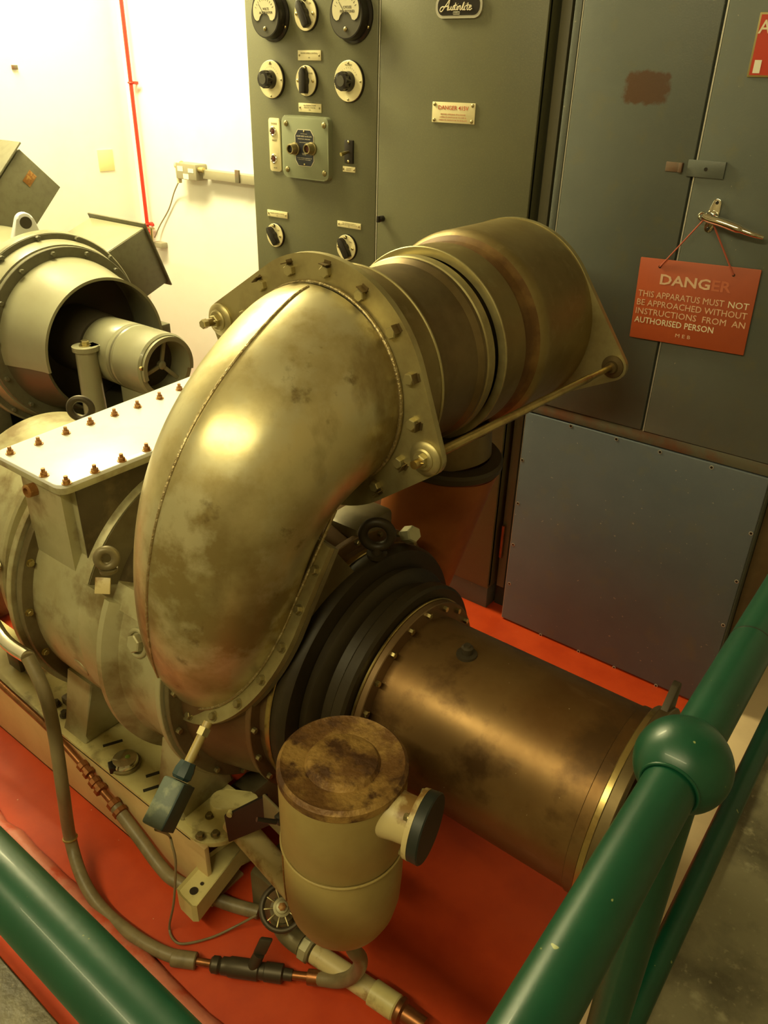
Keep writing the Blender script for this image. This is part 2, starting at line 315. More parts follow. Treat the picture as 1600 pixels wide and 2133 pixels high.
# ------------------------------------------------------------------ control cubicle (olive, instruments)
FY = 1.975
def W(px, py, dy=0.0): p = on_y(px, py, FY); return V((p.x, FY-dy, p.z))
cub = thing('control_cubicle', 'tall olive-grey control cubicle with meters, rotary switches and cream plates against the white wall', 'cabinet', (-1.55, FY+.2, 0))
obj('carcass', box(B(), (-2.066, FY+.004, .09), (-1.035, 2.49, 2.35), .004), M['olive'], cub)
obj('instrument_panel', box(B(), (-2.066, FY, .1), (-1.5475, FY+.02, 2.35), .003), M['olive'], cub)
door = obj('door', box(B(), (-1.5395, FY, .1), (-1.035, FY+.02, 2.35), .003), M['olive'], cub)
obj('door_edge', box(B(), (-1.5445, FY+.0006, .1), (-1.5412, FY+.01, 2.35)), M['edge_paint'], cub, label='bright bare metal edge between panel and door')
obj('plinth', box(B(), (-2.05, FY+.012, 0), (-1.04, 2.45, .088), .003), M['blue'], cub)
bm = B(); lathe(bm, [(0, .009), (.016, .009), (.019, .006)], W(797, 455), -Y, 20); box(bm, W(797, 455)+V((-.004, -.026, -.009)), W(797, 455)+V((.004, -.016, .009)), .001)
obj('door_lock', bm, M['bakelite'], door)

def screws(parent, pts, r=.0035, m='brass', name='screw'):
    for p in pts:
        bm = B(); lathe(bm, [(0, r), (r*.4, r*.95), (r*.75, r*.5), (r*.85, .0002)], p, -Y, 14); obj(name, bm, M[m], parent)

def meter(px, py, r, words):
    c = W(px, py)
    g = obj('panel_meter', lathe(B(), [(0, r), (.006, r), (.009, r-.003), (.011, r*.93)], c, -Y, 64), M['bakelite'], cub)
    bm = B(); lathe(bm, [(.009, r*.9), (.032, r*.885), (.036, r*.86), (.0362, r*.8)], c, -Y, 64); obj('bezel', bm, M['bakelite'], g)
    fr = r*.82; o = c-Y*.0362
    obj('front_plate', prism(B(), circ(fr, 64), o, X, Z, -Y, .0008), M['meter_grey'], g)
    # kidney-shaped dial window: wide arc above, a hump over the needle pivot below
    out = [(fr*.9*math.cos(a), fr*.06+fr*.84*math.sin(a)) for a in [math.radians(d) for d in range(-22, 203, 5)]]
    out += [(-fr*.78, -fr*.34), (-fr*.62, -fr*.44), (-fr*.45, -fr*.4), (-fr*.36, -fr*.22), (-fr*.22, -fr*.1), (0, -fr*.05), (fr*.22, -fr*.1), (fr*.36, -fr*.22), (fr*.45, -fr*.4), (fr*.62, -fr*.44), (fr*.78, -fr*.34)]
    out = [(x, y+fr*.17) for x, y in out]
    obj('window_rim', prism(B(), [(x*1.04, y*1.04) for x, y in out], o-Y*.0008, X, Z, -Y, .0012), M['bakelite'], g)
    obj('dial', prism(B(), [(x*.95, y*.94) for x, y in out], o-Y*.002, X, Z, -Y, .0006), M['dial_paper'], g, label='off-white dial face')
    q = o-Y*.0027
    for k, s in enumerate(words): lettering(g, s, q+Z*(fr*(.3-.17*k))+X*fr*.12, X, Z, fr*.11, M['ink'])
    bm = B()
    for k in range(11):
        a = math.radians(150-12*k); d = V((math.cos(a), 0, math.sin(a)))
        fbox(bm, q+d*fr*.74, d, -Y, d.cross(-Y), fr*.11, .0006, .0011)
    obj('scale_marks', bm, M['ink'], g)
    a = math.radians(128); d = V((math.cos(a), 0, math.sin(a))); bm = B(); fbox(bm, q-Y*.0008+d*fr*.33, d, -Y, d.cross(-Y), fr*.66, .0006, .0012); obj('needle', bm, M['ink'], g)
    screws(g, [c+V((sx*r*.87, -.011, -r*.42)) for sx in (-1, 1)], .004)
    screws(g, [o-Y*.001-Z*fr*.62], .006, 'bolt', 'zero_adjuster')
meter(570, 34, .066, ['VOLTS', 'ALTERNATOR'])
meter(738, 32, .068, ['CYCLES', 'PER SECOND'])

def rotary(px, py, r, ang, knob, words=()):
    c = W(px, py)
    g = obj('rotary_switch', lathe(B(), [(0, r*1.03), (.006, r*1.03), (.008, r)], c, -Y, 56), M['bakelite'], cub)
    obj('dial_plate', lathe(B(), [(.008, r), (.0095, r), (.0102, r*.98)], c, -Y, 56), M['cream_plate'], g, label='round cream engraved dial plate')
    q = c-Y*.0103
    if knob == 'pointer':
        bm = B(); lathe(bm, [(.01, r*.36), (.024, r*.34), (.026, r*.3)], c, -Y, 28)
        a = math.radians(ang); d = V((math.cos(a), 0, math.sin(a))); s = d.cross(-Y)
        prism(bm, [(-r*.82, -r*.24), (-r*.62, -r*.3), (r*.5, -r*.3), (r*.78, -r*.16), (r*.86, 0), (r*.78, r*.16), (r*.5, r*.3), (-r*.62, r*.3), (-r*.82, r*.24)], c-Y*.012, d, s, -Y, .018, .003)
        obj('pointer_knob', bm, M['bakelite'], g)
        bm = B(); lathe(bm, [(.009, .0055), (.014, .005)], c+Z*r*.82, -Y, 18); obj('shutter_screw', bm, M['bakelite'], g)
        screws(g, [q+X*r*.72, q-X*r*.78, q+Z*r*.82-Y*.004], .0045)
    else:
        bm = B(); lathe(bm, [(.01, r*.5), (.026, r*.46)], c, -Y, 32)
        n = 8; prof = [(r*.44*(1+.09*math.cos(n*2*PI*i/72))*math.cos(2*PI*i/72), r*.44*(1+.09*math.cos(n*2*PI*i/72))*math.sin(2*PI*i/72)) for i in range(72)]
        prism(bm, prof, c-Y*.022, X, Z, -Y, .022, .002); obj('fluted_knob', bm, M['bakelite'], g)
        obj('knob_cap', lathe(B(), [(.044, r*.27), (.0455, r*.26)], c, -Y, 32), M['meter_grey'], g)
        bm = B()
        for k in range(-5, 6):
            a = PI/2-k*.21; d = V((math.cos(a), 0, math.sin(a))); fbox(bm, q+d*r*.66, d, -Y, d.cross(-Y), r*.05, .0005, .0009)
        obj('scale_marks', bm, M['ink_pale'], g)
        screws(g, [q+X*r*.88, q-X*r*.88, q+Z*r*.88, q-Z*r*.88], .003, 'bolt')
    for k, (s, x, z, h) in enumerate(words): lettering(g, s, q+X*r*x+Z*r*z, X, Z, h, M['ink_pale'])
    return g
rotary(640.5, 29, .0425, 118, 'pointer', [('ON', .45, .6, .004), ('OFF', .55, -.5, .004)])
rotary(641.6, 168.4, .0405, 90, 'pointer', [('RAISE', .5, .5, .004), ('LOWER', -.4, .62, .004)])
rotary(568.4, 165.5, .0515, 90, 'fluted', [('TRIM', 0, .8, .004)])
rotary(729.9, 169.6, .0525, 90, 'fluted', [('VOLTAGE', 0, .79, .004)])
rotary(576.5, 489.5, .0375, 125, 'pointer', [('ON', .5, .5, .004), ('OFF', .35, -.62, .004)])
rotary(724.7, 515, .0385, 122, 'pointer', [('ON', .5, .5, .004)])

def nameplate(p0, p1, rows, col='ink_pale', parent=None, sc=2):
    a, b = W(*p0), W(*p1); c = (a+b)/2; wd, hg = abs(b.x-a.x), abs(a.z-b.z)
    g = obj('name_plate', box(B(), (c.x-wd/2, FY-.003, c.z-hg/2), (c.x+wd/2, FY, c.z+hg/2), .0008), M['cream_plate'], parent or cub)
    for s, dz, h, wf in rows: lettering(g, s, c-Y*.0032+Z*hg*dz, X, Z, hg*h, M[col], wd*wf)
    screws(g, [c+V((sx*wd*.43, -.003, 0)) for sx in (-1, 1)], .003, 'bolt')
    return g
nameplate((621.5, 104.6), (669.9, 126.5), [('ENGINE SPEED CONTROL', .22, .13, .72), ('105', -.22, .12, .06)])
nameplate((623, 214), (670.6, 235.5), [('OIL PRIMING PUMP', .26, .13, .55), ('MOTOR STARTER', .02, .13, .5), ('103', -.24, .12, .08)])
nameplate((558, 436), (600, 456), [('ENGINE CONTROL SWITCH', .12, .13, .7), ('107', -.22, .12, .06)])
nameplate((704, 459), (752.6, 479), [('OIL PRIMING PUMP &', .27, .13, .58), ('START BATTERY ISOLATOR', .02, .13, .72), ('108', -.25, .12, .06)])
nameplate((715.2, 345.5), (741, 360), [('ALARM', .16, .2, .4), ('RESET', -.16, .2, .4)])
# lamp plate
a, b = W(560.5, 245), W(587.5, 358); c = (a+b)/2
g = obj('lamp_plate', prism(B(), rrect(abs(b.x-a.x), abs(a.z-b.z), .008), c, X, Z, -Y, .004, .001), M['cream_plate'], cub)
for py, px in ((273.3, 570.8), (330.7, 573)):
    q = W(px, py)
    bm = B(); torus(bm, q-Y*.005, -Y, .0115, .0032, 28, 10); obj('lamp_bezel', bm, M['chrome'], g)
    obj('lamp_lens', lathe(B(), [(.004, .0105), (.006, .009), (.0075, .004)], q, -Y, 24), M['red_lamp'], g)
for s, py in (('ENGINE', 257), ('FAULT', 292), ('RUN', 349)): lettering(g, s, V((c.x, FY-.0042, W(572, py).z)), X, Z, .005, M['ink_pale'])
# starter unit
a, b = W(594.6, 238.5), W(693.5, 378); c = (a+b)/2; wd, hg = abs(b.x-a.x), abs(a.z-b.z)
st = obj('starter_unit', prism(B(), rrect(wd, hg, .018, 8), c, X, Z, -Y, .02, .004), M['starter_green'], cub, label='pale green starter box with two push buttons')
bm = B(); ow, oh, ch = wd*.4/2, hg*.58/2, .012
obj('maker_plate', prism(B(), [(ow-ch, oh), (-ow+ch, oh), (-ow, oh-ch*1.3), (-ow, -oh+ch*1.3), (-ow+ch, -oh), (ow-ch, -oh), (ow, -oh+ch*1.3), (ow, oh-ch*1.3)], c-Y*.02, X, Z, -Y, .0012), M['white_ink'], st)
obj('maker_plate_field', prism(B(), [(x*.955, y*.975) for x, y in [(ow-ch, oh), (-ow+ch, oh), (-ow, oh-ch*1.3), (-ow, -oh+ch*1.3), (-ow+ch, -oh), (ow-ch, -oh), (ow, -oh+ch*1.3), (ow, oh-ch*1.3)]], c-Y*.0212, X, Z, -Y, .0004), M['navy'], st, label='dark navy field of the maker plate')
q = c-Y*.0217
for s, dz, h, wf in (('PATENTEES', .77, .03, .34), ('ALLEN WEST & CO. LTD', .64, .075, .82), ('BRIGHTON  ENGLAND', .49, .05, .66), ('MADE IN ENGLAND', .3, .03, .5), ('START', -.3, .04, .24), ('PRESS', -.36, .03, .2), ('WHEN ORDERING RENEWALS OR', -.55, .035, .8), ('PARTS QUOTE THIS NUMBER', -.64, .035, .66)):
    lettering(st, s, q+Z*oh*dz, X, Z, oh*h, M['white_ink'], ow*2*wf)
screws(st, [q+Z*oh*.9, q-Z*oh*.9], .003)
for px in (626, 660.5):
    p = W(px, 309.2)
    bm = B(); lathe(bm, [(.0205, .0185), (.027, .0185), (.028, .016), (.047, .0148), (.049, .0135), (.0488, .0105), (.035, .0102)], p, -Y, 36); obj('push_button', bm, M['bolt'], st)
    obj('button_cap', lathe(B(), [(.036, .0104), (.041, .0102), (.042, .009)], p, -Y, 28), M['bakelite'] if px < 640 else M['red_lamp'], st)
for px, py in ((602.5, 257.5), (681.3, 262), (605.8, 352.5), (682.3, 361.5)):
    p = W(px+3, py-1); bm = B(); lathe(bm, [(.019, .0085), (.023, .008), (.026, .004), (.0265, .0003)], p, -Y, 20); obj('cover_screw', bm, M['bolt'], st)
# toggle switch
a, b = W(720, 291), W(737.2, 341); c = (a+b)/2
tg = obj('toggle_switch', box(B(), (c.x-.0165, FY-.006, b.z), (c.x+.0165, FY, a.z), .0012), M['bakelite'], cub)
obj('toggle_lever', cyl(B(), c-Y*.005, c+V((-.006, -.034, -.006)), .0035, .0055, 16), M['brass'], tg)
screws(tg, [c-Y*.006+Z*((a.z-b.z)*.42), c-Y*.006-Z*((a.z-b.z)*.42)], .004)
# danger plate on the door
a, b = W(902.5, 211.5), W(989, 259.5); c = (a+b)/2; wd, hg = abs(b.x-a.x), abs(a.z-b.z)
dp = obj('danger_plate', box(B(), (c.x-wd/2, FY-.003, c.z-hg/2), (c.x+wd/2, FY, c.z+hg/2), .0008), M['cream_plate'], cub, label='cream plate reading DANGER 415V')
q = c-Y*.0032
lettering(dp, 'DANGER 415V', q+Z*hg*.24, X, Z, hg*.2, M['ink_red'], wd*.7, bold=.002)
for s, dz, wf in (('BEFORE OPENING TP & DOOR', -.08, .58), ('OPERATE SWITCH 02 TO OFF &', -.22, .62), ('OPERATE SWITCH 04 TO ISOLATE', -.36, .66)): lettering(dp, s, q+Z*hg*dz, X, Z, hg*.075, M['ink_pink'], wd*wf)
screws(dp, [c+V((sx*wd*.44, -.003, sz*hg*.38)) for sx in (-1, 1) for sz in (-1, 1)], .0045, 'bolt')
# badge on the door
a, b = W(910, 12), W(1006.5, 12); cb = W(958.5, 13); bw = (b-a).length; bh = 2*(cb.z-W(958, 38.5).z)
bg = obj('badge', prism(B(), rrect(bw, bh, bh*.44, 10), cb, X, Z, -Y, .007, .0025), M['edge_paint'], cub, label='rounded maker badge with white script lettering')
obj('badge_field', prism(B(), rrect(bw*.9, bh*.76, bh*.33, 10), cb-Y*.007, X, Z, -Y, .0008), M['bakelite'], bg)
strokes = [[(385, 120), (350, 115), (320, 140), (312, 180), (335, 190), (360, 160), (400, 100), (440, 40), (466, 0), (472, -14)], [(472, -14), (455, 60), (432, 140), (428, 166), (442, 163)], [(372, 128), (405, 112), (450, 95)],
    [(455, 105), (445, 150), (455, 164), (475, 150), (492, 105)], [(492, 105), (482, 150), (490, 164), (505, 155), (528, 100), (537, 138), (522, 162), (505, 157)],
    [(562, 48), (546, 130), (547, 160), (562, 158)], [(532, 97), (582, 86)], [(590, 98), (574, 150), (582, 162), (594, 152)], [(598, 64), (600, 67)], [(610, 98), (592, 162)], [(596, 135), (622, 100), (636, 106), (626, 150), (636, 162), (652, 148)],
    [(652, 148), (684, 62), (695, 42), (692, 66), (667, 140), (673, 162), (692, 148)], [(710, 98), (694, 150), (701, 162), (714, 152)], [(722, 62), (724, 65)], [(757, 45), (739, 140), (746, 160), (762, 153)], [(722, 94), (777, 82)],
    [(768, 130), (800, 115), (806, 96), (790, 90), (773, 120), (771, 150), (786, 160), (818, 138)]]
bm = B()
for s in strokes:
    pts = [W(880+x/7.614, y/7.614, .0086) for x, y in s]; tube(bm, spline(pts, 5) if len(pts) > 2 else pts, .0014, 8)
obj('script_lettering', bm, M['white_ink'], bg)
obj('badge_tablet', prism(B(), rrect(.021, .0075, .0025), W(880+568/7.614, 210/7.614), X, Z, -Y, .0085), M['edge_paint'], bg)
lettering(bg, 'ENGLAND', W(880+568/7.614, 210/7.614, .0087), X, Z, .0035, M['ink'])

# ------------------------------------------------------------------ filler strip between the cabinets
flr = thing('filler_strip', 'narrow dark olive filler post in the gap between the two cabinets', 'post', (-1.0, FY+.05, 0))
obj('recess', box(B(), (-1.034, FY+.06, 0), (-.969, 2.4, 2.35)), M['dark_gap'], flr)
obj('post', box(B(), (-1.019, FY+.03, .1), (-.99, FY+.07, 2.35), .003), M['olive_strip'], flr)
obj('hinge', cyl(B(), (-1.012, FY+.024, .22), (-1.012, FY+.024, .34), .006), M['copper'], flr, label='rusty brown hinge knuckle')

# ------------------------------------------------------------------ blue-grey switch cabinet
rp0, rp1 = W(1297, 183), W(1398, 183); rpc = W(1349, 183)
rust_patch_on(M['blue_rust'], ((rpc.x+.62), rpc.z), .052, .033)
cab = thing('switch_cabinet', 'blue-grey steel switch cabinet with two doors above a screwed lower panel', 'cabinet', (-.62, FY+.2, 0))
obj('carcass', box(B(), (-.968, FY+.012, 0), (-.283, 2.49, 2.35), .003), M['blue'], cab)
obj('frame_edge', box(B(), (-.968, FY-.002, .755), (-.95, FY+.03, 2.35), .002), M['blue'], cab)
obj('bare_edge', box(B(), (-.9485, FY-.001, .79), (-.9455, FY+.02, 2.35)), M['edge_paint'], cab)
d1 = obj('door', box(B(), (-.944, FY-.004, .792), (-.6262, FY+.018, 2.35), .003), M['blue_rust'], cab, label='left door with a brown rust patch')
d2 = obj('door', box(B(), (-.6162, FY-.006, .792), (-.284, FY+.018, 2.35), .003), M['blue'], cab, label='right door with chrome lever handle')
obj('door_edge', box(B(), (-.6195, FY-.0055, .792), (-.6163, FY+.01, 2.35)), M['edge_paint'], cab)
obj('ledge', box(B(), (-.966, FY-.001, .757), (-.284, FY+.02, .79), .004), M['rust_ledge'], cab, label='rust stained ledge under the doors')
lp = obj('lower_panel', box(B(), (-.966, FY-.006, .012), (-.286, FY+.012, .755), .002), M['blue_low'], cab)
obj('panel_edge', box(B(), (-.9675, FY-.0055, .012), (-.9662, FY+.006, .755)), M['edge_paint'], cab)
for x, y in ((578, 265), (815, 333), (1042, 400), (1310, 480), (325, 442), (302, 667), (277, 882), (258, 1085), (1515, 823), (1440, 1073), (1370, 1300), (420, 1352), (617, 1437), (802, 1521), (1020, 1615)):
    p = W(960+x/2.5, 780+y/2.5, .006); bm = B(); lathe(bm, [(0, .0055), (.0008, .0055)], p, -Y, 16); s = obj('screw', bm, M['edge_paint'], lp)
    bm = B(); lathe(bm, [(.0008, .0034), (.0012, .0034)], p, -Y, 12); obj("screw_slot", bm, M["bakelite"], s)
p0, p1 = W(1391, 336), W(1423, 359); bm = B(); box(bm, (p0.x, FY-.008, p1.z), (p1.x, FY-.004, p0.z), .001); box(bm, (p1.x-.008, FY-.016, p1.z), (p1.x, FY-.004, p0.z), .001)
obj('latch_keeper', bm, M['rust_ledge'], d1)
p0, p1 = W(1446, 332), W(1509, 373); bm = B(); box(bm, (p0.x-.008, FY-.012, p1.z), (p1.x, FY-.006, p0.z), .001); obj('latch_plate', bm, M['blue'], d2)
bm = B(); lathe(bm, [(0, .004), (.001, .004)], W(1474, 352, .012), -Y, 14); obj('latch_hole', bm, M['bakelite'], d2)
# chrome lever handle
hc = W(1487, 450, .006); hd = obj('handle', prism(B(), hull(circ(.0095, 20, .004, .029)+circ(.0095, 20, -.004, -.026)+circ(.0135, 20)), hc, X, Z, -Y, .004, .001), M['chrome'], cab, label='chrome door handle')
bm = B(); lathe(bm, [(.004, .013), (.012, .0125), (.02, .011), (.034, .0115), (.038, .009)], hc, -Y, 28); obj('boss', bm, M['chrome'], hd)
e = hc+V((0, -.032, -.002)); bm = B()
tube(bm, spline([e+V((-.012, .002, .004)), e, e+V((.03, -.004, -.004)), e+V((.065, -.005, -.012)), e+V((.1, -.002, -.021)), e+V((.125, .004, -.026))], 6), [.0085+.0015*math.sin(i*.1) if i < 20 else .0075-.00028*(i-20) for i in range(31)], 16)
obj('lever', bm, M['chrome'], hd)
bm = B(); torus(bm, e+V((-.015, .004, .003)), (0, 1, .2), .008, .0026, 24, 10); obj('curl', bm, M['chrome'], hd)
for dx, dz in ((.004, .03), (-.004, -.027)):
    bm = B(); lathe(bm, [(.004, .004), (.0052, .003)], hc+V((dx, 0, dz)), -Y, 14); obj('screw', bm, M['bakelite'], hd)
# red enamel notice at the upper right
p0, p1 = W(1587, 26, .0062), W(1561, 161, .0062)
en = obj('notice_plate', box(B(), (p0.x, FY-.0092, p1.z), (p0.x+.24, FY-.006, p0.z), .001), M['brass'], cab, label='red enamel notice with cream edge')
obj('notice_field', box(B(), (p0.x+.004, FY-.0097, p1.z+.004), (p0.x+.236, FY-.0092, p0.z-.004)), M['enamel_red'], en)
lettering(en, 'A', W(1597, 56, .0099), X, Z, .024, M['white_ink'], bold=.01)
q = W(1580, 139, .0098); obj('emblem', box(B(), q+V((-.007, -.0004, -.012)), q+V((.007, 0, .012))), M['label_white'], en)
bm = B(); box(bm, (-.282, FY+.05, 0), (-.219, 2.49, 2.35), .003)
top('side_board', bm, M['brown_board'], 'brown vertical board beside the right edge of the blue-grey cabinet', 'board', (-.22, FY+.2, 0))

# ------------------------------------------------------------------ hanging danger sign
sy = FY-.0125
tl, tr, br, bl = V((-.703, sy, 1.233)), V((-.423, sy, 1.243)), V((-.4165, sy, 1.046)), V((-.698, sy, 1.0365))
sc_ = (tl+tr+br+bl)/4; su = (tr-tl+br-bl).normalized(); sv = (-Y).cross(su); sv = sv if sv.z > 0 else -sv
sg = thing('danger_sign', 'orange-red DANGER sign hung by red string from the chrome door handle', 'sign', (sc_.x, sy, sc_.z-.1))
SW, SH = .2815, .1975
obj('board', prism(B(), rrect(SW, SH, .002, 2), sc_, su, sv, -Y, .0022, .0005), M['sign_red'], sg)
q = sc_-Y*.0024
def sl(s, x0, x1, y, h, m, bold=0.0): lettering(sg, s, q+su*((x0+x1)/2*SW)+sv*(y*SH), su, sv, h*SH, M[m], (x1-x0)*SW, bold=bold)
sl('DANG', -.3, .125, .265, .125, 'white_ink_faded', .02); sl('ER', .14, .3, .263, .125, 'white_ink_worn', .02)
sl('THIS APPARATUS MUST', -.475, .265, .07, .075, 'white_ink_faded'); sl('NOT', .3, .465, .07, .075, 'white_ink')
sl('BE APPROACHED WITHOUT', -.475, .465, -.04, .075, 'white_ink_faded'); sl('INSTRUCTIONS  FROM  AN', -.475, .465, -.15, .075, 'white_ink_faded')
sl('AUTHORISED PERSON', -.475, .22, -.26, .075, 'white_ink', .006); sl('M E B', -.09, .04, -.39, .042, 'white_ink_faded')
h1, h2 = q+su*(-.32*SW)+sv*(.41*SH), q+su*(.295*SW)+sv*(.41*SH)
bm = B(); tube(bm, [h1+Y*.004, h1-Y*.001, e+V((-.0125, .002, -.007)), e+V((-.006, -.001, .0085))], .0017, 8); obj('string', bm, M['string_red'], sg)
bm = B(); tube(bm, [h2+Y*.004, h2-Y*.001, e+V((.012, .006, -.011)), e+V((.012, -.001, .0085))], .0021, 8); obj('string', bm, M['string_red'], sg)
for h in (h1, h2): bm = B(); lathe(bm, [(0, .0035), (.0006, .0035)], h, -Y, 14); obj('eyelet', bm, M['bakelite'], sg)

def arc(bm, prof, o, axis, ref, a0, a1, seg=40):
    """part of a lathe: closed profile (t, r) swept from a0 to a1 degrees; angle 0 points along ref"""
    n = V(axis).normalized(); u = (V(ref)-n*V(ref).dot(n)).normalized(); v = n.cross(u); o = V(o); rings = []
    for i in range(seg+1):
        a = math.radians(a0+(a1-a0)*i/seg); d = u*math.cos(a)+v*math.sin(a); rings.append([bm.verts.new(o+n*t+d*r) for t, r in prof])
    for a, b in zip(rings, rings[1:]): bridge(bm, a, b)
    bm.faces.new(rings[0][::-1]); bm.faces.new(rings[-1]); return bm
def eyebolt(name, parent, c, n, up_, R, r, m, stem):
    """lifting eye: ring centred at c in the plane with normal n, stem running down along -up_"""
    bm = B(); torus(bm, c, n, R, r, 32, 12); cyl(bm, V(c)-V(up_)*(R), V(c)-V(up_)*(R+stem), r*1.05, r*1.3, 16)
    lathe(bm, [(0, r*2), (r*.8, r*2.1)], V(c)-V(up_)*(R+stem), V(up_), 20); return obj(name, bm, m, parent)

AX, AZ = 1.0, .523                                                    # shaft line of the turbine, parallel to the cabinets
def ax(x): return V((x, AX, AZ))
# ------------------------------------------------------------------ skid frame
sk = thing('skid_frame', 'cream and tan steel bed frame standing on the red floor under the turbine', 'frame', (-1.5, 1.0, 0))
for y0, s in ((.645, 1), (1.355, -1)):
    pts = [(-2.4, 0), (-.93, 0), (-.93, .155)]
    bm = B(); box(bm, (-2.4, min(y0, y0+.012*s), 0), (-.925, max(y0, y0+.012*s), .196), .002); obj('side_web', bm, M['beam'], sk, label='tan painted side of the bed frame')
    out = [(-2.4, 0), (-1.0, 0)]+[(-.97+.075*math.sin(a), .0725-.0725*math.cos(a)) for a in [PI*i/16 for i in range(17)]]+[(-1.0, .145), (-2.4, .145)]
    obj('deck', prism(B(), out, V((0, y0, .19)), X, Y*s, Z, .012, .002), M['cream'], sk)
    bm = B(); box(bm, (-2.4, min(y0, y0+.1*s), 0), (-.93, max(y0, y0+.1*s), .012), .002); obj('bottom_flange', bm, M['beam'], sk)
for x in (-2.3, -1.75, -1.05): obj('cross_member', box(B(), (x, .66, .02), (x+.06, 1.34, .14), .004), M['cast_dark'], sk)
gu = obj('gusset_plate', prism(B(), hull(circ(.055, 30, -.985, .715)+circ(.05, 30, -.93, .735)), V((0, 0, .202)), X, Y, Z, .006, .001), M['cream'], sk)
for px, py in ((403, 1655), (421, 1653), (437, 1700), (417, 1742), (449, 1738), (395, 1672)): bolt(gu, on_z(px, py, .208), Z, .0075, .009, M['bolt'], 'rivet')
gb = obj('pad_eye', prism(B(), hull(circ(.028, 24, -.965, .735)+circ(.02, 24, -.92, .77)), V((0, 0, .208)), X, Y, Z, .03, .004), M['cream'], sk)
# slots in the deck
bm = B()
for px, py, ln in ((235, 1548, .045), (322, 1640, .05), (318, 1613, .03)):
    c = on_z(px, py, .2025); fbox(bm, c, V((.45, .89, 0)), V((-.89, .45, 0)), Z, ln, .008, .0012)
obj('deck_slot', bm, M['dark_gap'], sk)
# cast foot bracket in front of the bed end
z0 = .115
fo = [on_z(*p, z0) for p in ((368, 1851), (372, 1862), (398, 1888), (410, 1888), (430, 1862), (500, 1772), (555, 1745), (540, 1722), (490, 1738), (430, 1782))]
zc = V((0, 0, 0)); bm = B(); a_ = [bm.verts.new(V((p.x, p.y, z0-.05))) for p in fo]; b_ = [bm.verts.new(p) for p in fo]
bm.faces.new(a_[::-1]); tf = bm.faces.new(b_)
for i in range(len(fo)): bm.faces.new((a_[i], a_[(i+1) % len(fo)], b_[(i+1) % len(fo)], b_[i]))
bmesh.ops.recalc_face_normals(bm, faces=bm.faces)
r_ = bmesh.ops.inset_individual(bm, faces=[tf], thickness=.006, depth=0); bmesh.ops.translate(bm, verts=list({v for v in tf.verts}), vec=(0, 0, -.006))
fb = obj('foot_bracket', bm, M['cream'], sk)
for px, py, r in ((404, 1856, .009), (421, 1841, .004)):
    bm = B(); lathe(bm, [(0, r), (.0012, r)], on_z(px, py, z0-.0055), Z, 18); obj('bolt_hole', bm, M['bakelite'], fb)
pk = thing('mounting_cap', 'round bright steel cap with a green dot sitting on the cream deck', 'cap', on_z(262, 1592, .203))
c = on_z(262, 1592, .203)
obj('cap', lathe(B(), [(0, .03), (.014, .03), (.02, .027), (.0225, .012), (.0226, .0004)], c, Z, 40), M['chrome'], pk)
obj('green_dot', lathe(B(), [(.0228, .006), (.024, .004)], c+V((.004, .006, 0)), Z, 14), mat('green_dot_paint', (.25, .4, .06), .4), pk)
bm = B(); fbox(bm, c+V((-.008, -.03, .01)), V((.9, -.43, 0)), V((.43, .9, 0)), Z, .024, .014, .018, .002); obj('clip', bm, M['bakelite'], pk)
bm = B(); torus(bm, c+V((0, 0, .004)), Z, .032, .004, 32, 8); obj('seat_ring', bm, M['bolt'], pk)

# ------------------------------------------------------------------ gas turbine
tu = thing('gas_turbine', 'gas turbine with brown exhaust pipe, dark rings and cream gearbox casing on the bed frame', 'turbine', (-1.2, AX, .2))
# brown heat-stained exhaust pipe
ex = obj('exhaust_pipe', lathe(B(), [(-.655, .158), (-.655, .168), (-.25, .168), (-.2485, .1705), (-.222, .1705), (-.222, .158), (-.6, .158)], V((0, AX, AZ)), X, 96, closed=True), M['exhaust'], tu, label='heat-browned exhaust pipe')
obj('inlet_cone', lathe(B(), [(-.62, .157), (-.56, .07), (-.5, .002)], V((0, AX, AZ)), X, 40), M['dark_in'], ex)
cl = obj('clamp_band', ringx(B(), V((0, AX, AZ)), X, -.2285, -.2165, .1705, .181, 96), M['clamp_brass'], ex, label='bright brass clamp band round the pipe mouth')
obj('end_flange', ringx(B(), V((0, AX, AZ)), X, -.2165, -.198, .157, .189, 96), M['duct_dark'], ex)
bm = B(); prism(bm, hull(circ(.014, 16, 0, .036)+[(-.03, 0), (.03, 0)]), ax(-.214)+V((0, .085, .165)), V((0, .88, -.47)), V((0, .47, .88)), X, .012, .002); obj('lug', bm, M['iron'], ex)
pb = ax(-.545)+V((0, -.012, .167)); bm = B(); lathe(bm, [(-.004, .02), (.004, .019), (.005, .011), (.017, .011), (.019, .007), (.023, .006)], pb, Z, 24); obj('drain_boss', bm, M['iron'], ex)
# dark rings
def latx(name, prof, m, parent=tu, seg=96, **k): return obj(name, lathe(B(), prof, V((0, AX, AZ)), X, seg), M[m], parent, **k)
fl = obj('pipe_flange', ringx(B(), V((0, AX, AZ)), X, -.668, -.654, .15, .199, 96), M['brown_drum'], tu)
for k in range(20):
    a = 2*PI*(k+.35)/20; bolt(fl, ax(-.654)+V((0, -.1865*math.cos(a), .1865*math.sin(a))), X, .0062, .008, M['brass'], washer=False)
obj('gasket_band', ringx(B(), V((0, AX, AZ)), X, -.6735, -.668, .15, .2015, 96), M['clamp_brass'], tu, label='brassy gasket edge')
latx('outer_ring', [(-.705, .19), (-.705, .219), (-.70, .2245), (-.6805, .2245), (-.675, .219), (-.675, .19)], 'black_iron')
latx('groove_ring', [(-.76, .20), (-.758, .236), (-.742, .238), (-.735, .232), (-.728, .212), (-.70, .208)], 'black_iron')
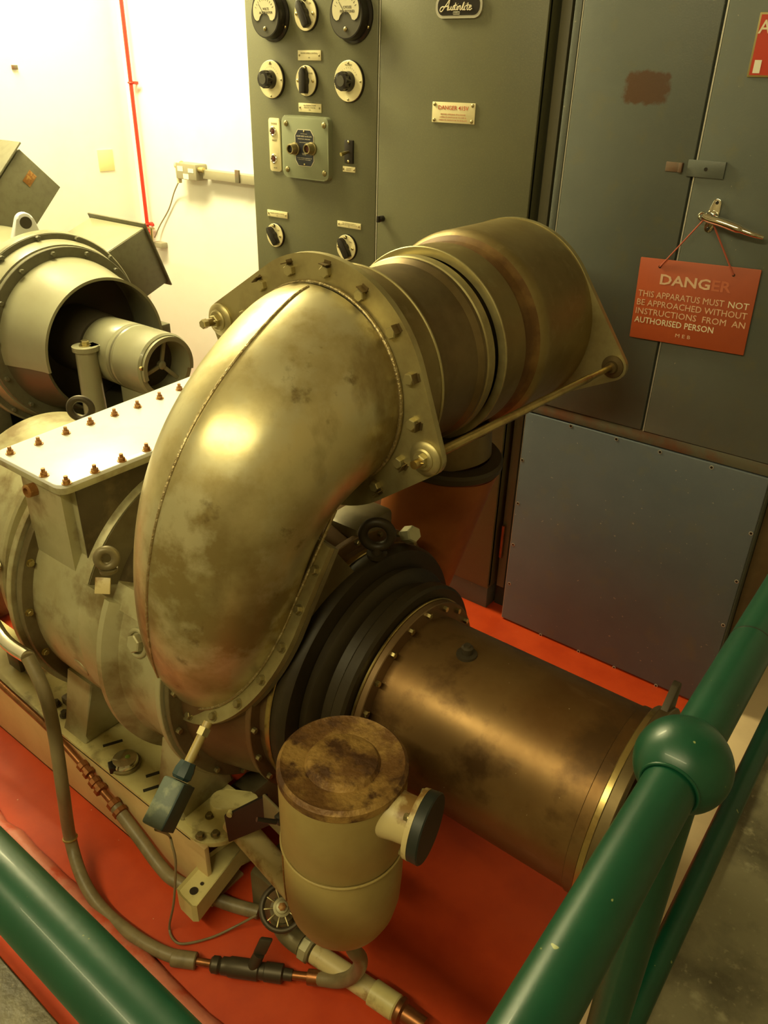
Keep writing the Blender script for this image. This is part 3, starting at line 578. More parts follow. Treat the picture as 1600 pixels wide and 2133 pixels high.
latx('turbine_ring', [(-.80, .24), (-.798, .27), (-.79, .275), (-.772, .275), (-.762, .269), (-.759, .25), (-.759, .2)], 'black_iron')
obj('rim_band', ringx(B(), V((0, AX, AZ)), X, -.8125, -.8, .22, .2715, 96), M['clamp_brass'], tu, label='thin brass-coloured rim')
eyebolt('lifting_eye', tu, ax(-.765)+V((0, 0, .275+.056)), V((.55, -.83, 0)), Z, .027, .0095, M['black_iron'], .02)
dr = latx('turbine_drum', [(-1.0, .2), (-1.0, .318), (-.98, .318), (-.91, .3), (-.845, .28), (-.835, .268), (-.812, .266), (-.812, .2)], 'brown_drum')
fr_ = obj('drum_flange', ringx(B(), V((0, AX, AZ)), X, -.842, -.828, .2, .292, 96), M['brown_drum'], tu)
for k in range(24):
    a = 2*PI*(k+.2)/24; bolt(fr_, ax(-.828)+V((0, -.284*math.cos(a), .284*math.sin(a))), X, .006, .008, M['bolt'], washer=False)
cf = obj('casing_flange', ringx(B(), V((0, AX, AZ)), X, -1.02, -1.006, .2, .356, 96), M['cast'], tu)
obj('casing_flange', ringx(B(), V((0, AX, AZ)), X, -1.003, -.99, .2, .348, 96), M['cast_dark'], tu)
for k in range(22):
    a = 2*PI*(k+.5)/22; bolt(cf, ax(-.99)+V((0, -.337*math.cos(a), .337*math.sin(a))), X, .0065, .008, M['bolt'], washer=False)
# cream bearing housing, open towards the top
bh = obj('bearing_housing', arc(B(), [(-1.19, .2), (-1.19, .362), (-1.183, .371), (-1.168, .371), (-1.16, .36), (-1.15, .344), (-1.135, .338), (-1.022, .338), (-1.022, .2)], V((0, AX, AZ)), X, -Y, -28, 120), M['cast'], tu)
arc_top = arc(B(), [(-1.19, .27), (-1.19, .345), (-1.18, .352), (-1.06, .352), (-1.05, .345), (-1.05, .27)], V((0, AX, AZ)), X, -Y, -34, -26, 6)
obj('housing_lip', arc_top, M['cast'], bh)
d = V((0, -math.cos(math.radians(18)), math.sin(math.radians(18)))); p = ax(-1.1)+d*.337
bm = B(); torus(bm, p+d*.002, d, .026, .005, 30, 10); obj('plug_ring', bm, M['cast'], bh)
bolt(bh, p, d, .019, .016, M['cast'], 'hex_plug', washer=False)
latx('inner_casing', [(-1.3, .1), (-1.3, .255), (-1.2, .262), (-1.0, .262), (-1.0, .1)], 'oily_shaded')  # shade of the recess is put into this dark colour, along with oil
# gearbox
gbx = latx('gearbox_casing', [(-1.49, .2), (-1.49, .335), (-1.30, .335), (-1.292, .33), (-1.29, .2)], 'cast')
obj('casing_front', arc(B(), [(-1.30, .2), (-1.30, .3352), (-1.225, .333), (-1.21, .328), (-1.207, .32), (-1.207, .2)], V((0, AX, AZ)), X, -Y, -26, 125), M['cast'], tu)
obj('casing_end', lathe(B(), [(-1.2895, .24), (-1.2895, .329), (-1.288, .329), (-1.288, .24)], V((0, AX, AZ)), X, 80, closed=True), M['cast_dark'], tu, label='dark end face of the casing with shade and oil painted in')  # end face painted darker for its shade as well as oil
gf = obj('gearbox_flange', ringx(B(), V((0, AX, AZ)), X, -1.492, -1.472, .2, .362, 96), M['cast_dark'], tu)
for k in range(18):
    a = 2*PI*(k+.15)/18; bolt(gf, ax(-1.472)+V((0, -.348*math.cos(a), .348*math.sin(a))), X, .007, .009, M['brass'], washer=True)
obj('bell_flange', ringx(B(), V((0, AX, AZ)), X, -1.512, -1.494, .2, .374, 96), M['cast'], tu)
latx('bell_housing', [(-1.96, .2), (-1.955, .25), (-1.94, .258), (-1.9, .26), (-1.625, .26), (-1.62, .33), (-1.615, .335), (-1.6, .335), (-1.595, .33), (-1.59, .29), (-1.54, .285), (-1.51, .29), (-1.51, .2)], 'cast')
# boss plugs on the gearbox face
for px, py, yy, rr in ((132, 1300, .68, .017),):
    d = V((0, -.93, -.36)); p = ax(-1.335)+V((0, -.33*math.cos(math.radians(-14)), .33*math.sin(math.radians(-14)))); d = (p-ax(-1.335)).normalized(); bm = B(); lathe(bm, [(0, .024), (.006, .023), (.008, .018)], p, d, 28); obj('boss_plug', bm, M['cast'], gbx)
# feet between casing and deck
for x in (-1.45, -1.1):
    for s in (-1, 1):
        bm = B(); prism(bm, [(-.05, .202), (.1, .202), (.09, .225), (.06, .36), (-.0, .36), (-.03, .235)], V((x, AX+s*.24, 0)), Y*s, Z, X, .09, .006); obj('foot', bm, M['cast'], tu)
for px, py, zz, sx, sy_, sz in ((40, 1372, .235, .06, .035, .05), (70, 1395, .225, .04, .03, .03), (150, 1460, .22, .05, .03, .025)):
    c = on_z(px, py, zz); obj('deck_clamp', box(B(), c-V((sx/2, sy_/2, sz/2)), c+V((sx/2, sy_/2, sz/2)), .006), M['oily_shaded'], tu)
for px, py in ((118, 1468), (135, 1490), (160, 1512)): bolt(tu, on_z(px, py, .204), Z, .009, .014, M['oily_shaded'], 'holding_bolt')
# cover box on the gearbox
zt = .9
bo = [V((-1.5, .705, 0)), V((-1.312, .705, 0)), V((-1.318, 1.25, 0)), V((-1.555, 1.25, 0))]
bm = B(); lo_ = [bm.verts.new(V((p.x, p.y, .5))) for p in bo]; hi_ = [bm.verts.new(V((p.x, p.y, zt-.004))) for p in bo]
bm.faces.new(lo_[::-1]); bm.faces.new(hi_)
for i in range(4): bm.faces.new((lo_[i], lo_[(i+1) % 4], hi_[(i+1) % 4], hi_[i]))
bmesh.ops.recalc_face_normals(bm, faces=bm.faces)
bmesh.ops.bevel(bm, geom=[e_ for e_ in bm.edges if abs((e_.verts[0].co-e_.verts[1].co).normalized().z) > .9], offset=.022, segments=4, affect='EDGES')
cb_ = obj('cover_box', bm, M['cast'], tu)
co = hull(circ(.022, 16, -1.508, .703)+circ(.022, 16, -1.308, .703)+circ(.022, 16, -1.312, 1.262)+circ(.022, 16, -1.572, 1.262))
obj('cover_rim', prism(B(), co, V((0, 0, zt-.016)), X, Y, Z, .013, .001), M['cast'], cb_)
obj('lid', prism(B(), co, V((0, 0, zt-.003)), X, Y, Z, .008, .0015), M['lid_white'], cb_, label='flat white painted lid')
for px, py in ((22, 945), (81, 925), (138, 903), (189, 883), (239, 865), (287, 848), (333, 830), (374, 812), (92, 991), (139, 1007), (198, 983), (254, 960), (306, 938)):
    bolt(cb_, on_z(px, py, zt+.005), Z, .0072, .009, M['rust_bolt'], 'stud', stud=.007)
for y in (.985, 1.055, 1.125, 1.195): bolt(cb_, V((-1.318, y, zt+.005)), Z, .0072, .009, M['rust_bolt'], 'stud', stud=.007)
for x in (-1.36, -1.43, -1.5): bolt(cb_, V((x, 1.262, zt+.005)), Z, .0072, .009, M['rust_bolt'], 'stud', stud=.007)
bm = B(); fbox(bm, V((-1.3115, .97, .72)), Y, Z, X, .49, .33, .004, .001); obj('shaded_oily_side', bm, M['oily_shaded'], cb_, label='right side of the cover box, darkened with painted shade and oil')  # thin panel: the shade of this side is in its colour, with oil
p = V((-1.43, .7, .845)); bm = B(); lathe(bm, [(-.01, .014), (.014, .014), (.016, .011), (.0165, .008), (.008, .0075)], p, V((.1, -1, .1)), 24); obj('side_plug', bm, M['rust_bolt'], cb_)
eyebolt('lifting_eye', tu, on_y(168, 851, .98), V((.7, -.7, 0)), Z, .026, .0085, M['iron'], .03)
eyebolt('lifting_eye', tu, on_y(222, 1163, .69), V((.75, -.6, .25)), Z, .017, .0085, M['cast_dark'], .012)
bm = B(); pq = on_y(214, 1220, .672); u_, v_, n_ = basis(V((.5, -.7, .5))); fbox(bm, pq, u_, v_, n_, .03, .032, .004, .001); obj('tag_plate', bm, M['can_pale'], tu, label='small square yellowed tag')
# inlet adapter under the elbow
EC = V((-.945, .80, .724)); EN = V((-.19, -.858, .478)).normalized()
obj('cable_boss', box(B(), (-.92, 1.02, .76), (-.83, 1.14, .83), .012), M['cast_dark'], tu)
bolt(tu, V((-.79, 1.13, .785)), V((.9, -.2, .5)), .018, .03, M['cast'], 'hex_plug', washer=False)

# ------------------------------------------------------------------ air duct: elbow, bellows and end body
DC = V((-.902, 0, 1.113))
ad_ = thing('air_duct', 'large stained silver elbow duct with bellows pipe and bolted flange plates arching over the turbine', 'duct', (-.95, 1.0, .66))
P6 = [V((-.902, 1.0, 1.113)), V((-.902, .971, 1.113)), V((-.884, .747, 1.014)), V((-.916, .745, 1.033)), V((-.927, .697, .593)), V((-1.069, .907, .532))]
R6 = [.184, .18, .156, .142, .147, .152]
NS = 72; cen = [bez(P6, i/NS) for i in range(NS+1)]; rad = [sum(math.comb(5, k)*(1-i/NS)**(5-k)*(i/NS)**k*R6[k] for k in range(6)) for i in range(NS+1)]
bm = B(); frs = tube(bm, cen, rad, 84, ref=Z, cap=False, retf=True)
low = [f for f in bm.faces if f.calc_center_median().z < .95 and f.calc_center_median().y < .93]
geo = list(low)+list({e_ for f in low for e_ in f.edges})+list({v for f in low for v in f.verts})
cut = bmesh.ops.bisect_plane(bm, geom=geo, dist=1e-5, plane_co=EC, plane_no=EN, clear_inner=True)
loop = [g_.co.copy() for g_ in cut['geom_cut'] if isinstance(g_, bmesh.types.BMVert)]
el = obj('elbow', bm, M['elbow'], ad_, label='big stained silver elbow')
eu = EN.cross(Z).normalized(); ev = EN.cross(eu)
cut2 = hull([((p-EC).dot(eu), (p-EC).dot(ev)) for p in loop])
def offs(pts, d):
    cx, cy = sum(p[0] for p in pts)/len(pts), sum(p[1] for p in pts)/len(pts); out = []
    for i, p in enumerate(pts):
        a_, b_ = pts[i-1], pts[(i+1) % len(pts)]; tx, ty = b_[0]-a_[0], b_[1]-a_[1]; l_ = math.hypot(tx, ty) or 1
        out.append((p[0]+ty/l_*d, p[1]-tx/l_*d))
    return hull(out)
def along(pts, n):
    L_ = [math.dist(pts[i], pts[(i+1) % len(pts)]) for i in range(len(pts))]; tot = sum(L_); out = []
    for k in range(n):
        t = tot*(k+.4)/n
        for i, l_ in enumerate(L_):
            if t <= l_: q0, q1 = pts[i], pts[(i+1) % len(pts)]; out.append((q0[0]+(q1[0]-q0[0])*t/l_, q0[1]+(q1[1]-q0[1])*t/l_)); break
            t -= l_
    return out
seam = [cen[i]+frs[i]*(rad[i]-.0005) for i in range(1, NS)]; seam = [p for i, p in enumerate(seam) if i < 20 or (p-EC).dot(EN) > .004]
bm = B(); tube(bm, seam, .0032, 8); obj('weld_seam', bm, M['seam'], el, label='raised weld seam along the outer bend')
bm = B(); torus(bm, cen[0]-Y*.004, -Y, .184, .004, 72, 10); obj('weld_ring', bm, M['seam'], el)
def plane_xy(px, py): d = meas(px, py); o = V((0, 0, CAMZ)); p = o+d*((EC-o).dot(EN)/d.dot(EN))-EC; return p.dot(eu), p.dot(ev)
tx_, ty_ = plane_xy(664, 1125); sg_ = 1 if ty_ > 0 else -1; lim = abs(ty_)
def trim(pts):
    out = []
    for i in range(len(pts)):
        p, q = pts[i], pts[(i+1) % len(pts)]; ip, iq = p[1]*sg_ <= lim, q[1]*sg_ <= lim
        if ip: out.append(p)
        if ip != iq: t = (lim*sg_-p[1])/(q[1]-p[1]); out.append((p[0]+(q[0]-p[0])*t, lim*sg_))
    return hull(out)
lf = obj('lower_flange', prism(B(), trim(offs(cut2, .03)), EC, eu, ev, -EN, .012, .0015), M['plate'], el)
w3 = [EC+eu*x+ev*y+EN*.002 for x, y in cut2]; bm = B(); tube(bm, w3+[w3[0]], .0035, 8); obj('weld_ring', bm, M['seam'], el)
for x, y in [q for q in along(offs(cut2, .0165), 20) if q[1]*sg_ < lim-.015]: bolt(lf, EC+eu*x+ev*y, EN, .0075, .009, M['bolt'])
bm = B(); pl_ = trim(offs(cut2, .008)); pr_ = [EC-EN*.012+eu*x+ev*y for x, y in pl_]; q_ = [EC-EN*.1+V((.0, .02, -.04))+eu*(x*.85)+ev*(y*.85) for x, y in pl_]
a_ = [bm.verts.new(p) for p in pr_]; b_ = [bm.verts.new(p) for p in q_]; bridge(bm, a_, b_); bm.faces.new(a_[::-1]); bm.faces.new(b_)
obj('inlet_casing', bm, M['cast_dark'], tu)
obj('inlet_casing_flange', prism(B(), trim(offs(cut2, .03)), EC-EN*.0125, eu, ev, -EN, .01, .001), M['cast_dark'], tu)
def flange_outline(r, l1, l2, rl): return hull(circ(r, 90)+circ(rl, 24, *l1)+circ(rl, 24, *l2))
fo1 = flange_outline(.2315, (-.252, .075), (.238, -.07), .033)
bm = B(); prism(bm, fo1, DC+Y*1.0, X, Z, Y, .013, .0015); fp = obj('flange_plate', bm, M['plate'], ad_)
for px, py in ((548.3, 593.8), (607, 561.8), (681.6, 565), (754, 614), (820, 691.7), (857, 787.9), (862, 882), (833.4, 961.7), (784.5, 1010.6)):
    b_ = bolt(fp, on_y(px, py, 1.0), -Y, .0105, .011, M['plate'], washer=False)
    q = on_y(px, py, 1.0); d = (q-DC-Y*1.0).normalized(); bm = B(); fbox(bm, q+d*.013-Y*.007, d.cross(Y), Y, d, .016, .015, .0016); fbox(bm, q+d*.005-Y*.0008, d.cross(Y), d, Y, .013, .026, .0016); obj('lock_tab', bm, M['duct_dark'], fp)
for k in range(6):
    a = math.radians(262-22*k); bolt(fp, DC+Y*1.0+V((.206*math.cos(a), 0, .206*math.sin(a))), -Y, .0105, .011, M['plate'], washer=False)
def laty(name, prof, m, parent=ad_, c=DC, seg=96, **k): return obj(name, lathe(B(), prof, c, Y, seg), M[m], parent, **k)
laty('neck', [(1.013, .17), (1.013, .182), (1.03, .186), (1.04, .19), (1.05, .196), (1.055, .17)], 'duct')
obj('sleeve', lathe(B(), [(1.036, .187), (1.036, .2), (1.098, .199), (1.1, .197), (1.1, .185)], DC, Y, 96, closed=True), M['duct'], ad_)
laty('bellows', [(1.045, .17), (1.09, .178)]+[(1.09+.0125*i, .1795+.0035*math.sin(i*PI/2)) for i in range(1, 5)]+[(1.15, .178), (1.25, .178), (1.262, .186), (1.285, .186), (1.29, .182), (1.31, .176), (1.36, .17)], 'duct_dark')
obj('hose_band', ringx(B(), DC, Y, 1.27, 1.3, .17, .1885, 96, .004), M['plate'], ad_)
obj('rim_ring', ringx(B(), DC, Y, 1.03, 1.035, .17, .204, 96), M['plate'], ad_)
obj('rim_ring', ringx(B(), DC, Y, 1.096, 1.102, .17, .2012, 96), M['plate'], ad_)
s2 = obj('sleeve', lathe(B(), [(1.318, .186), (1.318, .1985), (1.32, .2), (1.40, .1985), (1.41, .19), (1.41, .18)], DC, Y, 96, closed=True), M['duct'], ad_)
bm = B(); ringx(bm, DC, Y, 1.316, 1.322, .184, .2015, 96); obj('sleeve_lip', bm, M['plate'], s2)
laty('end_body', [(1.395, .18), (1.395, .1915), (1.418, .1915), (1.43, .194), (1.44, .201), (1.45, .2105), (1.459, .2155), (1.47, .217), (1.482, .2165), (1.66, .2165), (1.675, .2165), (1.675, .18)], 'duct')
obj('rust_band', lathe(B(), [(1.404, .19), (1.404, .1925), (1.42, .1926), (1.431, .1953), (1.441, .2025), (1.446, .2068), (1.446, .2)], DC, Y, 96, closed=True), mat('brown_rust_band', (.11, .052, .012), .55, .3, var=[(14, (.2, .11, .03), .45, .65, 6)]), ad_, label='rusty brown band in the crease')
bm = B(); prism(bm, flange_outline(.2185, (-.27, .075), (.28, -.07), .032), DC+Y*1.675, X, Z, Y, .014, .0015); fp2 = obj('end_plate', bm, M['plate'], ad_)
# tie rods between the lugs
for i, (n_, f_) in enumerate((((-.252, .075), (-.27, .075)), ((.238, -.07), (.28, -.07)))):
    p0 = DC+V((n_[0], .962, n_[1])); p1 = DC+V((f_[0], 1.705, f_[1]))
    bm = B(); lathe(bm, [(0, .0075), (.04, .0075), (.05, .0065), (.06, .0085), (.6, .0085), (.62, .0068), ((p1-p0).length, .0065)], p0, p1-p0, 18)
    t = obj('tie_rod', bm, M['clamp_brass'] if i else M['duct'], ad_)
    bm = B(); lathe(bm, [(0, .03), (.006, .031), (.009, .028), (.011, .02), (.013, .02), (.015, .017)], p0+Y*.0385, -Y, 36); obj('washer_cup', bm, M['plate'], t)
    bolt(t, p0+Y*.026, -Y, .0125, .011, M['plate'], 'castle_nut', washer=False)
    bm = B(); tube(bm, [p0+V((.014, .011, .004)), p0+V((-.014, .011, -.004))], .0018, 8); obj('split_pin', bm, M['brass'], t)
    bm = B(); lathe(bm, [(0, .026), (.003, .025), (.005, .015), (.012, .0125)], V((p1.x, 1.675, p1.z)), -Y, 32); obj('socket', bm, M['duct_dark'], t)
    if i == 0: bolt(t, p0+Y*.0, -Y, .009, .012, M['plate'], 'rod_end', washer=False)

# ------------------------------------------------------------------ red duct behind the turbine
rd = thing('intake_stack', 'rust-red tapered metal stack with a dark round collar under the bellows pipe', 'duct', (-.85, 1.35, .2))
t0_, t1_ = V((-.855, 1.36, .862)), V((-.985, 1.33, .2))
obj('stack', lathe(B(), [(0, .075), ((t0_-t1_).length, .126)], t1_, t0_-t1_, 56), M['red_duct'], rd)
obj('collar', lathe(B(), [(0, .1), (0, .128), (.004, .131), (.016, .131), (.022, .125), (.024, .1)], t0_-Z*.005, V((.1, 0, 1)), 64, closed=True), M['iron'], rd)
obj('stub', cyl(B(), t0_, t0_+V((-.01, 0, .06)), .105, .11, 56), M['duct_dark'], rd)

# ------------------------------------------------------------------ oil canister
CC = V((-.553, .65, 0)); KR = .0995
ca = thing('oil_canister', 'khaki cylindrical canister with rusty lid and dark capped spout before the exhaust pipe', 'canister', (CC.x, CC.y, .25))
def latz(name, prof, m, parent, c=CC, seg=72, **k): return obj(name, lathe(B(), prof, c, Z, seg), M[m], parent, **k)
latz('body', [(.532, KR*.96), (.54, KR), (.683, KR), (.69, KR*.985)], 'can', ca)
latz('bowl', [(.312, .018), (.314, .04), (.32, .055), (.331, .069), (.348, .081), (.371, .0905), (.402, .0965), (.45, KR*.993), (.527, KR*.995), (.533, KR*.97)], 'can', ca)
lid = latz('lid', [(.676, KR*.99), (.68, KR+.0015), (.692, KR+.001), (.6975, KR*.95), (.6945, KR*.9), (.694, .062), (.6925, .058), (.699, .053), (.701, .047), (.701, .001)], 'rusty_can', ca, label='rust-covered lid')
bm = B(); torus(bm, CC+Z*.5335, Z, KR+.0002, .0022, 72, 8); obj('seam_bead', bm, M['can'], ca)
bm = B(); dS = V((-.55, -.83, 0)).normalized(); tube(bm, [CC+Z*z+dS*(KR+.0004) for z in (.52, .46)]+[CC+Z*.405+dS*.0975], .0012, 6); obj('seam_line', bm, M['rust_bolt'], ca)
sp = CC+V((KR*.78, .0, .648)); sd = V((1, .2, .0)).normalized()
obj('spout', lathe(B(), [(0, .04), (.03, .036), (.052, .0355), (.056, .041)], sp, sd, 40), M['can_pale'], ca, label='pale rust-spotted side spout')
sf = obj('spout_flange', lathe(B(), [(.054, .03), (.054, .052), (.062, .053), (.062, .03)], sp, sd, 48, closed=True), M['can_pale'], ca)
obj('spout_cap', lathe(B(), [(.0625, .0525), (.077, .0535), (.079, .0515), (.0792, .0005)], sp, sd, 48), M['cap_blue'], ca, label='dark blue-black blanking cap')
su_, sv_, _ = basis(sd)
for k in range(4):
    a = .6+PI/2*k; bolt(sf, sp+sd*.054+su_*(.044*math.cos(a))+sv_*(.044*math.sin(a)), -sd, .006, .008, M['bolt'])
latz('drain_neck', [(.275, .02), (.28, .03), (.296, .038), (.315, .04)], 'can_pale', ca)
cl_ = obj('band_clamp', box(B(), (-.006, -.012, -.006), (.006, .012, .012), .002, 2, Matrix.Translation(CC+V((-KR-.004, -.035, .524)))), M['bakelite'], ca)
obj('clamp_screw', cyl(B(), CC+V((-KR-.002, -.05, .53)), CC+V((-KR-.02, -.075, .546)), .0045, .004, 12), M['bakelite'], cl_)
ba, bb, bc, bd = on_y(466, 1700, .66), on_y(556, 1655, .70), on_y(563, 1720, .70), on_y(476, 1756, .66)
bm = B(); nn_ = (bb-ba).cross(bd-ba).normalized(); vs1 = [bm.verts.new(p) for p in (ba, bb, bc, bd)]; vs2 = [bm.verts.new(p+nn_*.006) for p in (ba, bb, bc, bd)]
bm.faces.new(vs1); bm.faces.new(vs2[::-1]); bridge(bm, vs1, vs2); bmesh.ops.recalc_face_normals(bm, faces=bm.faces); bmesh.ops.bevel(bm, geom=list(bm.edges), offset=.0018, segments=2, affect='EDGES')
bp_ = obj('bracket_plate', bm, M['bakelite'], ca, label='black steel bracket plate')
bm = B(); lathe(bm, [(-.001, .006), (.009, .006)], on_y(471, 1698, .66)+(bb-ba)*.07-Z*.004, nn_, 16); obj('slot', bm, M['cream'], bp_)
bm = B(); fbox(bm, (bb+bc)/2+V((.045, -.01, .005)), V((1, -.15, 0)).normalized(), V((.15, 1, 0)).normalized(), Z, .11, .006, .07, .002); obj('bracket_wing', bm, M['cast_dark'], ca)
am0, am1 = on_y(505, 1728, .70), on_y(640, 1880, .68)
bm = B(); tube(bm, [am0-(am1-am0)*.15, am0, am1, am1+(am1-am0)*.2], .0265, 28); obj('support_tube', bm, M['can_pale'], ca, label='pale cream support tube')

# ------------------------------------------------------------------ drain pipe with hand valve
pz = .05
dpp = thing('drain_pipe', 'cream painted drain pipe with a spoked hand valve lying low over the red floor', 'pipe', on_z(720, 2020, 0))
pp = [on_z(622, 1962, pz), on_z(655, 1985, pz), on_z(730, 2035, pz), on_z(800, 2082, pz), on_z(842, 2112, pz)]
pdir = (pp[-1]-pp[0]).normalized()
obj('pipe', cyl(B(), pp[1], pp[3]-pdir*.004, .0205, .0205, 28), M['can_pale'], dpp)
obj('pipe_socket', lathe(B(), [(0, .019), (.002, .0245), (.055, .0245), (.058, .022)], pp[3]-pdir*.028, pdir, 28), M['cream'], dpp)
bm = B(); lathe(bm, [(0, .022), (.004, .026), (.012, .026), (.016, .018), (.06, .016)], pp[3]+pdir*.03, pdir, 24); obj('end_fitting', bm, M['copper'], dpp)
obj('union_nut', lathe(B(), [(0, .022), (.004, .028), (.02, .028), (.024, .022)], pp[0]+pdir*.012, pdir, 8), M['cast'], dpp)
bm = B(); tube(bm, spline([pp[0]+pdir*.012, pp[0]-pdir*.012, pp[0]-pdir*.035+Z*.012, pp[0]-pdir*.045+Z*.045], 6), .0225, 20); vb = obj('valve_body', bm, M['cast_dark'], dpp)
wc = on_z(588, 1890, .155); wn = V((.36, -.36, .86)).normalized(); wu, wv, _ = basis(wn)
obj('valve_bonnet', lathe(B(), [(0, .022), (.03, .02), (.036, .026), (.05, .026), (.056, .012), (.09, .009)], wc-wn*.09, wn, 20), M['cast_dark'], dpp)
bm = B(); torus(bm, wc, wn, .041, .0058, 40, 10); hw = obj('hand_wheel', bm, M['iron'], dpp)
for k in range(10):
    a = 2*PI*k/10; d = wu*math.cos(a)+wv*math.sin(a); bm = B(); fbox(bm, wc+d*.029, d, wn.cross(d), wn, .026, .0035, .006, .001); obj('spoke', bm, M['bolt'], hw)
bm = B(); lathe(bm, [(-.006, .018), (.004, .018), (.006, .013), (.01, .012), (.0115, .008)], wc, wn, 24); obj('wheel_hub', bm, M['cast'], hw)
obj('hub_nut', lathe(B(), [(.011, .008), (.016, .008), (.017, .006)], wc, wn, 6), M['rust_bolt'], hw)
bm = B(); box(bm, (-.86, .70, .0), (-.69, .84, .13), .012); obj('valve_stand', bm, M['cast_dark'], dpp)

# ------------------------------------------------------------------ drain hose with tee valve
dh = thing('drain_hose', 'long khaki rubber hose with black tee valve looping over the red floor to the canister', 'hose', on_z(420, 2000, 0))
zf = .022
hp = [on_y(-25, 1300, .57), on_y(0, 1321, .565), on_y(58, 1368, .555), on_y(92, 1440, .55), on_y(112, 1520, .54), on_y(130, 1640, .52), on_z(146, 1745, .10), on_z(172, 1830, .05), on_z(213, 1893, zf), on_z(280, 1950, zf), on_z(345, 1986, zf), on_z(403, 2001, zf)]
bm = B(); tube(bm, spline(hp[2:], 7), .0135, 18); obj('hose', bm, M['hose'], dh)
hp0 = [V((-1.608, .672, .6)), V((-1.6, .61, .6))]
bm = B(); tube(bm, spline(hp0+hp[1:3], 6), .0145, 18); obj('hose_end', bm, M['chrome'], dh, label='bright metal hose end')
for i in (6,):
    bm = B(); dd = (hp[7]-hp[5]).normalized(); torus(bm, hp[6], dd, .014, .0028, 24, 8); obj('wire_tie', bm, M['clamp_brass'], dh)
v0, v1 = on_z(440, 2008, zf+.004), on_z(600, 2030, zf+.006); vd = (v1-v0).normalized(); vl = (v1-v0).length
obj('hose_sleeve', lathe(B(), [(0, .0145), (.002, .0165), (.05, .0165), (.052, .014)], hp[-1]-vd*.045, vd, 24), M['hose'], dh)
obj('copper_tail', cyl(B(), hp[-1]-vd*.004, v0+vd*.01, .008, .008, 18), M['copper'], dh)
vb2 = obj('valve', lathe(B(), [(0, .013), (.004, .0165), (.016, .0165), (.02, .013), (.024, .017), (.036, .017), (.04, .0195), (vl*.62, .0195), (vl*.64, .0165), (vl*.7, .0165), (vl*.71, .0185), (vl*.93, .0185), (vl*.95, .012), (vl*1.06, .011)], v0, vd, 28), M['iron'], dh)
tc_ = on_z(525, 2018, zf+.01); ts = V((.16, .42, .9)).normalized()
obj('tee_stem', lathe(B(), [(0, .013), (.04, .0115)], tc_, ts, 20), M['iron'], vb2)
bm = B(); fbox(bm, tc_+ts*.06, vd, ts.cross(vd), ts, .026, .012, .04, .004); obj('tee_handle', bm, M['iron'], vb2)
c0_, c1_ = v1+vd*.004, on_z(660, 2037, zf+.012)
obj('copper_tail', cyl(B(), c0_, c1_, .0085, .0085, 18), M['copper'], dh)
obj('hose_sleeve', lathe(B(), [(0, .0145), (.004, .015), (.035, .0145), (.037, .012)], c1_-(c1_-c0_).normalized()*.018, c1_-c0_, 24), M['copper'], dh)
bm = B(); tube(bm, spline([c1_, on_z(702, 2043, .05), on_z(730, 2036, .085), on_z(748, 2016, .14), on_z(750, 1996, .2), on_z(738, 1980, .25), CC+Z*.285], 7), .0138, 18); obj('short_hose', bm, M['hose'], dh)
# second hose along the bed
fh = thing('flexible_hose', 'khaki hose with rusty unions running along the tan side of the bed frame', 'hose', (-1.3, .62, .15))
gp = [on_y(-60, 1365, .632), on_y(0, 1424, .632), on_y(100, 1516, .632), on_y(175, 1598, .632), on_y(200, 1632, .63), on_y(240, 1678, .628), on_y(290, 1745, .624), on_y(335, 1806, .62), on_y(372, 1838, .622), on_z(470, 1880, .03), on_z(540, 1900, .03)]
bm = B(); tube(bm, spline(gp[:6], 6), .008, 14); obj('steel_pipe', bm, M['copper'], fh, label='thin rusty pipe')
bm = B(); tube(bm, spline(gp[5:], 6), .0145, 16); obj('hose', bm, M['hose'], fh)
for i, rr in ((3, .0135), (4, .015), (5, .0165)):
    d = (gp[i+1]-gp[i-1]).normalized(); obj('union', lathe(B(), [(0, rr*.75), (.003, rr), (.016, rr), (.018, rr*.8), (.026, rr*.8), (.028, rr*1.1), (.038, rr*1.1), (.04, rr*.7)], gp[i]-d*.014, d, 10), M['copper'], fh)

# ------------------------------------------------------------------ teal sensing box on a rod, with its thin wire
sb = thing('sensor_box', 'small teal-grey metal box hanging on a rod below the elbow flange', 'box', on_y(358, 1650, .6))
bq0, bq1 = V((0, 0, CAMZ))+meas(424, 1524)*1.15, V((0, 0, CAMZ))+meas(385, 1604)*1.13; bdir = (bq1-bq0).normalized()
obj('rod', cyl(B(), bq0-bdir*.015, bq1+bdir*.01, .0068, .0068, 16), M['can'], sb)
obj('rod_nut', lathe(B(), [(0, .01), (.012, .01)], bq0-bdir*.006, bdir, 6), M['bolt'], sb)
obj('gland', lathe(B(), [(0, .012), (.012, .015), (.022, .015), (.026, .012)], bq1-bdir*.012, bdir, 8), M['box_dark'], sb)
bx = V((.7, .62, .25)); bx = (bx-bdir*bx.dot(bdir)).normalized(); by = bdir.cross(bx)
bcen = bq1+bdir*.05; bm = B(); fbox(bm, bcen, bx, by, bdir, .034, .042, .068, .004); obj('case', bm, M['box_teal'], sb)
bm = B(); fbox(bm, bcen+bx*.017, by, bdir, bx, .041, .067, .003, .0015); obj('side_cover', bm, M['box_dark'], sb, label='dark blue-black side of the box')
wr = [bcen+bdir*.036, on_y(352, 1740, .585), on_y(359, 1762, .58), on_y(366, 1800, .575), on_y(362, 1880, .56), on_z(353, 1930, .02), on_z(361, 1957, .012), on_z(384, 1966, .012), on_z(440, 1953, .012), on_z(490, 1930, .02), on_z(535, 1906, .05)]
wi = thing('sensor_wire', 'thin brown wire drooping from the teal box onto the red floor', 'wire', on_z(380, 1960, 0))
